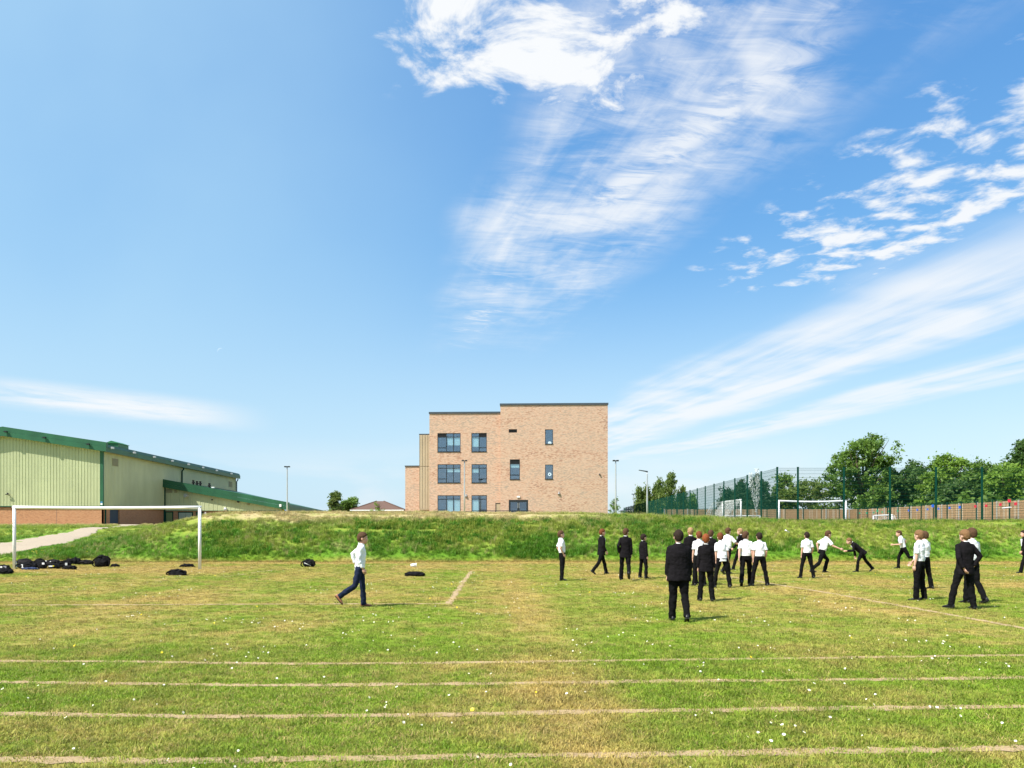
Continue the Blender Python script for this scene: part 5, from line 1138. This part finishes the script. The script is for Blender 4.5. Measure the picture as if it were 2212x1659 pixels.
# ------------------------------------------------------------------ people
def skin_mat(name, c_): return mat(name, rough=.5, spec=.35, fn=lambda t: t.mix(t.noise(opos(t), 14., 3.), tuple(x * .85 for x in c_), tuple(min(1, x * 1.1) for x in c_)))
SKIN = skin_mat('fair_skin', (.58, .34, .25)); SKIN2 = skin_mat('ruddy_skin', (.55, .29, .21))
def cloth(name, c_, amt=.12): return mat(name, rough=.9, spec=.08, fn=weathered(c_, amt, 7.), bump=(lambda t: t.noise(t.scale(opos(t), (1, 1, 1.6)), 13., 4., .6), .45, .025))
C_SHIRT = cloth('white_shirt', (.80, .80, .82), .05); C_BLAZER = cloth('black_blazer', (.0095, .0082, .0098), .25); C_TROUSER = cloth('black_trouser', (.0065, .0065, .007), .25); C_JEAN = cloth('blue_denim', (.016, .022, .05), .25)
C_SHOE = mat('black_leather', (.010, .010, .011), .35); C_BROWN = mat('tan_leather', (.30, .12, .06), .5); C_TIE = mat('striped_tie', rough=.6, fn=lambda t: t.mix(t.m('GREATER_THAN', t.m('SINE', t.mul(t.add(t.xyz(opos(t))[2], t.mul(t.xyz(opos(t))[1], .6)), 130.)), 0.), (.10, .04, .03), (.32, .2, .05)))
def hair_mat(name, c_): return mat(name, rough=.8, spec=.15, fn=lambda t: t.mix(t.noise(t.scale(opos(t), (1, 1, .35)), 60., 4., .75), tuple(x * .35 for x in c_), tuple(x * 1.25 for x in c_)), bump=(lambda t: t.noise(t.scale(opos(t), (1, 1, .3)), 90., 3., .7), .7, .01))
HAIR = {'dark': hair_mat('dark_hair', (.030, .018, .013)), 'brown': hair_mat('brown_hair', (.10, .052, .028)), 'auburn': hair_mat('auburn_hair', (.17, .055, .022)), 'red': hair_mat('red_hair', (.26, .075, .025)), 'fair': hair_mat('fair_hair', (.38, .24, .12)), 'sandy': hair_mat('sandy_hair', (.22, .12, .055))}
M_EYEW, M_EYED, M_LIP = mat('eye_white', (.75, .72, .68), .3), mat('iris', (.03, .025, .02), .2), mat('lip', (.42, .16, .13), .5)
TEX = bpy.data.textures.new('cloth_folds', 'CLOUDS'); TEX.noise_scale = .1; TEX.noise_depth = 2
def remesh(o, vox, smooth_=3, fold=0.):
    md = o.modifiers.new('skin', 'REMESH'); md.mode = 'VOXEL'; md.voxel_size = vox; md.use_smooth_shade = True
    if smooth_: s_ = o.modifiers.new('smooth', 'SMOOTH'); s_.factor = .5; s_.iterations = smooth_
    if fold: d = o.modifiers.new('folds', 'DISPLACE'); d.texture = TEX; d.strength = fold; d.mid_level = .5; d.texture_coords = 'LOCAL'
def ell_ring(c_, fx, fy, a_, b_, n_=18): return [c_ + fx * (a_ * math.cos(t)) + fy * (b_ * math.sin(t)) for t in [2 * math.pi * k / n_ for k in range(n_)]]
ARM = {'hang': ((.13, -.03, -1), (.06, .16, -1)), 'swingf': ((.12, .35, -.95), (.02, .65, -.75)), 'swingb': ((.14, -.45, -.9), (.05, -.2, -1)), 'pocket': ((.30, -.35, -.9), (-.16, .42, -.85)),
       'hip': ((.52, -.28, -.82), (-.46, .10, -.78)), 'runf': ((.12, .45, -.9), (-.10, .95, .25)), 'runb': ((.22, -.75, -.6), (.02, .35, -.9)), 'bent': ((.22, -.12, -1), (.0, .5, -.85)), 'out': ((.45, .5, -.75), (.35, .8, -.25)), 'behind': ((.2, -.35, -.95), (-.35, -.2, -.9))}
LEG = {'stand': ((2, 5, 3, 8), (-2, 5, 3, 8)), 'apart': ((3, 12, 4, 18), (-2, 11, 4, 14)), 'walk': ((22, 3, 8, 4), (-18, 3, 22, 6)), 'walk2': ((-16, 3, 26, 6), (20, 3, 6, 4)), 'run': ((46, 3, 62, 0), (-22, 3, 30, 0)), 'run2': ((-28, 4, 62, 0), (24, 3, 22, 0)), 'wide': ((26, 9, 18, 8), (-26, 9, 14, 8)), 'hips': ((4, 17, 5, 24), (-2, 6, 3, 8)), 'kick': ((-34, 5, 74, 0), (10, 2, 16, 0)), 'near': ((5, 2, 4, 5), (-7, 2, 20, 6)), 'step': ((8, 4, 4, 4), (-14, 4, 42, 6))}
N_P = [0]
def person(label, xd, feet, head, yaw, top, hair, legs='stand', aL='hang', aR='hang', lean=0., roll=0., hsz=1.15, girth=1., hyaw=0., hpitch=0., skin=None, trouser=None, shoe=None, tie=False, untucked=False, cap=False, long_sleeve=False):
    skin = skin or SKIN; trouser = trouser or C_TROUSER; shoe = shoe or C_SHOE; N_P[0] += 1
    Y = ground_Y(feet); Xw = (xd - CX) / F * Y; H_ = (feet - head) / F * Y
    # skeleton -----------------------------------------------------------------
    lim = []
    for sg, (fl, ab, kn, toe) in zip((-1, 1), LEG[legs]):
        d1 = Vector((sg * math.sin(R(ab)), math.sin(R(fl)) * math.cos(R(ab)), -math.cos(R(fl)) * math.cos(R(ab)))); d2 = Vector((sg * math.sin(R(ab)) * .75, math.sin(R(fl - kn)) * math.cos(R(ab)), -math.cos(R(fl - kn)) * math.cos(R(ab))))
        hip = Vector((sg * .088, 0, 0)); knee = hip + d1 * .425; ank = knee + d2 * .415; lim.append((hip, knee, ank, sg, R(toe), R(fl - kn)))
    low = min(l[2].z for l in lim); off = Vector((0, 0, .085 - low)); hipz = off.z
    T = Matrix.Translation(off) @ Matrix.Rotation(-R(lean), 4, 'X') @ Matrix.Rotation(R(roll), 4, 'Y')
    tp = lambda x, y, z: T @ Vector((x, y, z)); fx, fy = T.to_3x3() @ Vector((1, 0, 0)), T.to_3x3() @ Vector((0, 1, 0))
    top_z = (tp(0, 0, .83)).z; sc = H_ / max(top_z, .6) if lean < 25 else H_ / max(top_z, .6) * 1.0
    o = thing('person', label, 'person', (Xw, Y, tz(Xw, Y)), R(yaw), 'pupils on the playing field'); o.scale = (sc, sc, sc)
    g = girth
    # arms
    arms = []
    for sg, nm in ((-1, aL), (1, aR)):
        u, f_ = [Vector(v) for v in ARM[nm]]; u, f_ = Vector((u.x * sg, u.y, u.z)).normalized(), Vector((f_.x * sg, f_.y, f_.z)).normalized()
        R3 = T.to_3x3(); R3 = Matrix.Rotation(-R(lean) * .35, 3, 'X') if lean > 20 else R3
        sh = tp(sg * .150 * (g ** .5), -.005, .472); el = sh + R3 @ u * .275; wr = el + R3 @ f_ * .245; arms.append((sh, el, wr, R3 @ f_, sg, nm))
    # skin: head, neck, chest core, arms, hands: one surface
    mb = MB(); hc = .825 - .116 * hsz; HT = T @ Matrix.Translation((0, .012, hc)) @ Matrix.Rotation(R(hyaw), 4, 'Z') @ Matrix.Rotation(-R(hpitch) + R(lean) * .7, 4, 'X'); hp = lambda x, y, z: HT @ Vector((x * hsz, y * hsz, z * hsz))
    def hball(c_, r_, nu=14, nv=10):
        m2 = MB().ball((0, 0, 0), 1, nu, nv); b = len(mb.v); mb.v += [tuple(hp(c_[0] + v[0] * r_[0], c_[1] + v[1] * r_[1], c_[2] + v[2] * r_[2])) for v in m2.v]; mb.f += [tuple(i + b for i in f) for f in m2.f]; mb.mi += [0] * len(m2.f)
    hball((0, -.008, .022), (.074, .092, .093), 18, 12); hball((0, .028, -.04), (.056, .062, .07)); hball((0, .055, -.082), (.030, .028, .026)); hball((0, .088, -.018), (.013, .020, .020), 8, 6); hball((0, .080, .012), (.012, .016, .03), 8, 6)
    hball((.073, -.008, -.008), (.011, .021, .030), 8, 6); hball((-.073, -.008, -.008), (.011, .021, .030), 8, 6); hball((0, .083, -.052), (.022, .010, .009), 8, 6); hball((0, .078, .034), (.05, .016, .012), 8, 6)
    mb.tube([tp(0, -.01, .50), hp(0, -.012, -.05)], [.056, .053], 12)
    mb.tube([tp(0, 0, .05), tp(0, 0, .3), tp(0, 0, .5)], [.10, .11, .07], 12, round_ends=True); mb.tube([arms[0][0], tp(0, 0, .48), arms[1][0]], [.045, .05, .045], 10)
    for sh, el, wr, fd, sg, nm in arms:
        mb.tube([sh, sh.lerp(el, .5), el, el.lerp(wr, .35), wr], [.046, .044, .036, .036, .024], 10, round_ends=True)
        nrm = Vector((-sg, 0, 0)); nrm = (nrm - fd * nrm.dot(fd)); nrm = nrm.normalized() if nrm.length > .1 else Vector((0, 0, -1)); sd_ = (Vector((0, 1, 0)) - fd * fd.y - nrm * nrm.y); sd_ = sd_.normalized() if sd_.length > .05 else fd.cross(nrm).normalized()
        pc = wr + fd * .05; mb.tube([wr - fd * .005, wr + fd * .03, pc, wr + fd * .085], [.022, .030, .036, .034], 10, .45, tuple(sd_))
        for k, (of, ln) in enumerate(((.031, .072), (.0105, .082), (-.0105, .077), (-.031, .06))):
            b0 = wr + fd * .075 + sd_ * of; c1 = R(22 + 8 * (k == 3)); b1 = b0 + (fd * math.cos(c1 * .6) + nrm * math.sin(c1 * .6) + sd_ * of * 3.) * ln * .45; b2 = b1 + (fd * math.cos(c1 * 1.6) + nrm * math.sin(c1 * 1.6) + sd_ * of * 2) * ln * .32; b3 = b2 + (fd * math.cos(c1 * 2.4) + nrm * math.sin(c1 * 2.4)) * ln * .26
            mb.tube([b0, b1, b2, b3], [.0092, .0085, .0078, .0068], 7, round_ends=True)
        t0 = wr + fd * .03 + sd_ * .028; t1_ = t0 + (fd * .7 + sd_ * .6 + nrm * .35).normalized() * .036; t2_ = t1_ + (fd * .9 + sd_ * .15 + nrm * .35).normalized() * .03; mb.tube([t0, t1_, t2_], [.0115, .0105, .0085], 7, round_ends=True)
    body = mb.build('body', skin, o, True); remesh(body, .0075, 2)
    # eyes and mouth
    for sg in (-1, 1):
        e = MB().ball(hp(sg * .030, .076, .008), .0115, 8, 6); e.cur = 1; e.ball(hp(sg * .030, .0845, .008), .0062, 6, 4); e.build('eye', [M_EYEW, M_EYED], body, True)
    MB().tube([hp(-.02, .089, -.053), hp(0, .094, -.052), hp(.02, .089, -.053)], [.003, .0055, .003], 6).build('mouth', M_LIP, body, True)
    # hair
    if hair:
        so = Vector((N_P[0] * 2.3, 1.7, 4.1)); hm = MB()
        bald = hair == 'bald'
        def hf(d):
            zb_ = (-.22 + .70 * max(d.y, 0) ** 1.1) if d.y > 0 else (-.22 + .48 * d.y)
            zb_ += .10 * mnoise.noise(d * 7 + so)
            if abs(d.x) > .8 and d.y > -.3: zb_ = max(zb_, -.05)
            k = 1 / (1 + math.exp(-(d.z - zb_) * 26)); thick = (1.03 if bald else 1.10) + .06 * mnoise.noise(d * 4.5 + so) + .05 * mnoise.noise(Vector((d.x, d.y, d.z * .4)) * 13 + so) + .05 * max(0, d.z) * (0 if bald else 1)
            return .80 + (thick - .80) * k
        m2 = MB().ball((0, 0, 0), 1, 48, 34, hf); hm.v = [tuple(hp(v[0] * .079, -.010 + v[1] * .099, (.020 + v[2] * .101) if v[2] > 0 else .020 + v[2] * .142)) for v in m2.v]; hm.f = m2.f; hm.mi = m2.mi
        hm.build('hair', HAIR['fair'] if bald else HAIR[hair], body, True)
    # trousers
    mb = MB(); waist = [(-.07, .150, .112), (0, .155, .118), (.08, .146, .108), (.15, .138, .10)]
    mb.loft([ell_ring(off + Vector((0, 0, -.06)), Vector((1, 0, 0)), Vector((0, 1, 0)), .12 * g, .095 * g)] + [ell_ring(tp(0, 0, z), fx, fy, a_ * g, b_ * g) for z, a_, b_ in waist])
    for hip, knee, ank, sg, toe, fa in lim:
        h_, k_, a_ = hip + off, knee + off, ank + off; d2 = (a_ - k_).normalized(); gg = g ** .6
        mb.tube([h_ + Vector((0, 0, .02)), h_.lerp(k_, .3), h_.lerp(k_, .7), k_, k_.lerp(a_, .4), k_.lerp(a_, .8), a_ + d2 * .035], [.088 * gg, .090 * gg, .076 * gg, .068 * gg, .068 * gg, .066, .069], 14)
    tr_ = mb.build('trousers', trouser, o, True); remesh(tr_, .012, 2, .04)
    # shoes
    for hip, knee, ank, sg, toe, fa in lim:
        a_ = ank + off; pitch = 0 if a_.z < .13 else max(-1.1, min(.4, fa * .9)); M3 = Matrix.Translation(a_) @ Matrix.Rotation(-sg * toe, 4, 'Z') @ Matrix.Rotation(pitch, 4, 'X')
        rings = []
        for y, hw, zt in ((-.075, .022, -.03), (-.065, .034, .005), (-.02, .037, .03), (.03, .038, .012), (.08, .045, -.018), (.13, .046, -.035), (.17, .036, -.048), (.19, .015, -.058)):
            rings.append([M3 @ Vector((hw * math.cos(t), y, max(-.084, -.05 + (zt + .05 if math.sin(t) > 0 else .034) * math.sin(t)))) for t in [2 * math.pi * k / 12 for k in range(12)]])
        sm = MB().loft(rings); so_ = sm.build('shoe', shoe, o, True)
        sl = MB(); outline = [(-.036, -.07), (.036, -.07), (.04, 0), (.047, .09), (.04, .165), (.012, .195), (-.012, .195), (-.04, .165), (-.047, .09), (-.04, 0)]
        sl.hexa([M3 @ Vector((x, y, -.087)) for x, y in outline], [M3 @ Vector((x, y, -.070)) for x, y in outline]); sl.build('sole', M_BLACK, so_)
    # top
    mb = MB()
    if top == 'blazer':
        secs = [(-.15, .196, .142, -.0), (-.08, .190, .140, 0), (.02, .176, .130, 0), (.12, .166, .121, 0), (.22, .176, .125, 0), (.33, .186, .130, 0), (.41, .188, .124, -.004), (.462, .172, .108, -.008), (.508, .132, .094, -.01), (.548, .092, .080, -.012), (.582, .066, .066, -.014)]
    else:
        lowz = -.08 if untucked else .06
        secs = [(lowz, .158 if untucked else .150, .118, 0), (.10, .156, .114, 0), (.20, .160, .116, 0), (.31, .170, .120, 0), (.40, .176, .116, -.004), (.455, .160, .102, -.008), (.504, .122, .090, -.01), (.545, .084, .076, -.012), (.578, .062, .062, -.014)]
    mb.loft([ell_ring(tp(0, y0, z), fx, fy, a_ * g, b_ * g) for z, a_, b_, y0 in secs])
    for sh, el, wr, fd, sg, nm in arms:
        gg = g ** .5
        if top == 'blazer': mb.tube([sh + Vector((-sg * .05, 0, .022)), sh, sh.lerp(el, .5), el, el.lerp(wr, .5), wr - fd * .005], [.054 * gg, .061 * gg, .060 * gg, .056 * gg, .053, .049], 12)
        elif long_sleeve: mb.tube([sh + Vector((-sg * .03, 0, 0)), sh, sh.lerp(el, .5), el, wr - fd * .03], [.056, .062, .056, .05, .042], 12)
        else: mb.tube([sh + Vector((-sg * .05, 0, .022)), sh, sh.lerp(el, .4), sh.lerp(el, .82)], [.050 * gg, .056 * gg, .060 * gg, .066 * gg], 12)
    tg = mb.build('blazer' if top == 'blazer' else 'shirt', C_BLAZER if top == 'blazer' else C_SHIRT, o, True); remesh(tg, .011, 2, .024 if top == 'blazer' else .036)
    cb = MB().tube([tp(.062 * math.cos(t), -.012 + .062 * math.sin(t), .562 + .006 * math.sin(t * 2) - .012 * math.sin(t)) for t in [2 * math.pi * k / 16 + 1.571 for k in range(17)]], .013, 6); cb.build('collar', C_SHIRT, tg, True)
    if top == 'blazer':                                   # white shirt front in the opening of the jacket
        q = MB(); q.hexa([tp(-.05, .10 * g, .50), tp(.05, .10 * g, .50), tp(.012, .142 * g, .22), tp(-.012, .142 * g, .22)], [tp(-.05, .125 * g, .50), tp(.05, .125 * g, .50), tp(.012, .150 * g, .22), tp(-.012, .150 * g, .22)]); q.build('shirt_front', C_SHIRT, tg)
    if tie:
        q = MB(); q.hexa([tp(-.014, .095, .52), tp(.014, .095, .52), tp(.034, .128, .14), tp(-.034, .128, .14)], [tp(-.014, .108, .52), tp(.014, .108, .52), tp(.034, .142, .14), tp(-.034, .142, .14)]); q.build('tie', C_TIE, tg)
    if cap: pass
    return o

person('boy in white shirt and tie standing side on with hands in pockets', 1214.5, 1254.5, 1147, -82, 'shirt', 'brown', 'stand', 'pocket', 'pocket', -4, tie=True, hpitch=-4)
person('boy in dark blazer striding to the right behind the boy with the tie', 1299, 1240.5, 1143, -72, 'blazer', 'auburn', 'walk', 'swingf', 'bent', 3)
person('boy in black blazer walking away with left elbow out', 1350.5, 1254, 1141.5, -12, 'blazer', 'brown', 'step', 'pocket', 'hang', 0, roll=2, hyaw=-25)
person('small dark haired boy in black blazer facing right', 1390, 1249.5, 1154, -62, 'blazer', 'dark', 'apart', 'hang', 'hang', 0, hsz=1.2)
person('stout boy in black blazer walking away, nearest of the group', 1466, 1341.5, 1146, -3, 'blazer', 'dark', 'near', 'hang', 'hang', 1, girth=1.22, hsz=1.13)
person('balding fair man in dark jacket behind the stout boy', 1491.5, 1263, 1138.8, 6, 'blazer', 'bald', 'stand', 'hang', 'hang', 0, skin=SKIN2, hsz=1.08)
person('auburn haired boy in white shirt half hidden behind the red haired boy', 1510, 1265.5, 1148, 4, 'shirt', 'auburn', 'stand', 'hang', 'bent', 0)
person('red haired boy in black blazer seen from behind', 1525, 1298.5, 1154, -4, 'blazer', 'red', 'stand', 'hang', 'hang', 0, hyaw=-12)
person('brown haired boy in dark blazer showing behind the red haired boy', 1535.5, 1252, 1145, -30, 'blazer', 'brown', 'walk', 'hang', 'hang', 0)
person('boy in untucked white shirt standing with feet apart, back turned', 1560, 1270, 1151.5, 3, 'shirt', 'auburn', 'apart', 'hang', 'hang', 6, roll=-3, untucked=True)
person('boy in white shirt reaching forward beyond the untucked boy', 1571, 1239.5, 1139.5, -55, 'shirt', 'brown', 'walk', 'bent', 'out', 4)
person('boy in white shirt with head turned right, left of a pair', 1611, 1265.5, 1148, -18, 'shirt', 'brown', 'walk2', 'swingb', 'hang', 2, hyaw=-30)
person('boy in white shirt with feet apart, right of a pair', 1641, 1266, 1150.5, 0, 'shirt', 'dark', 'apart', 'hang', 'bent', 3)
person('fair haired boy in dark blazer in the distance behind the pair', 1600, 1231, 1141, 55, 'blazer', 'fair', 'walk', 'swingf', 'hang', 2)
person('dark haired boy in white shirt standing alone with back turned', 1743, 1249, 1149.5, 2, 'shirt', 'dark', 'apart', 'hang', 'bent', 0)
person('boy in white shirt running right behind the lone boy', 1775, 1237.5, 1147, -80, 'shirt', 'brown', 'run', 'runb', 'out', 22)
person('boy in black blazer bending low as he runs', 1862, 1235, 1164, 78, 'blazer', 'sandy', 'wide', 'runf', 'hang', 48)
person('sandy haired boy in white shirt stepping left near the right edge', 1986, 1297.5, 1146, 38, 'shirt', 'sandy', 'stand', 'hang', 'swingf', 0, hyaw=-15)
person('boy standing legs spread just behind the sandy haired boy', 1997, 1272.5, 1148, 25, 'shirt', 'brown', 'apart', 'bent', 'hang', 0)
person('distant boy in white shirt running left of the sandy haired boy', 1952, 1228, 1146, 75, 'shirt', 'brown', 'run2', 'runf', 'runb', 16)
person('fair haired boy in black blazer with a hand on his hip, feet planted wide', 2084, 1316, 1145, 4, 'blazer', 'sandy', 'hips', 'behind', 'hip', 0, hyaw=12, girth=1.08)
person('boy in white shirt partly hidden behind the hand on hip boy', 2099, 1303, 1141, 18, 'shirt', 'brown', 'near', 'hang', 'hang', 0)
person('boy in dark blazer cut by the right edge of view', 2216, 1238, 1146, 85, 'blazer', 'dark', 'walk', 'swingf', 'hang', 6)
person('player in white top and jeans running right near the goal', 777, 1312, 1151, -84, 'shirt', 'brown', 'step', 'runb', 'bent', 5, trouser=C_JEAN, shoe=C_BROWN, untucked=True, long_sleeve=True, skin=SKIN2)
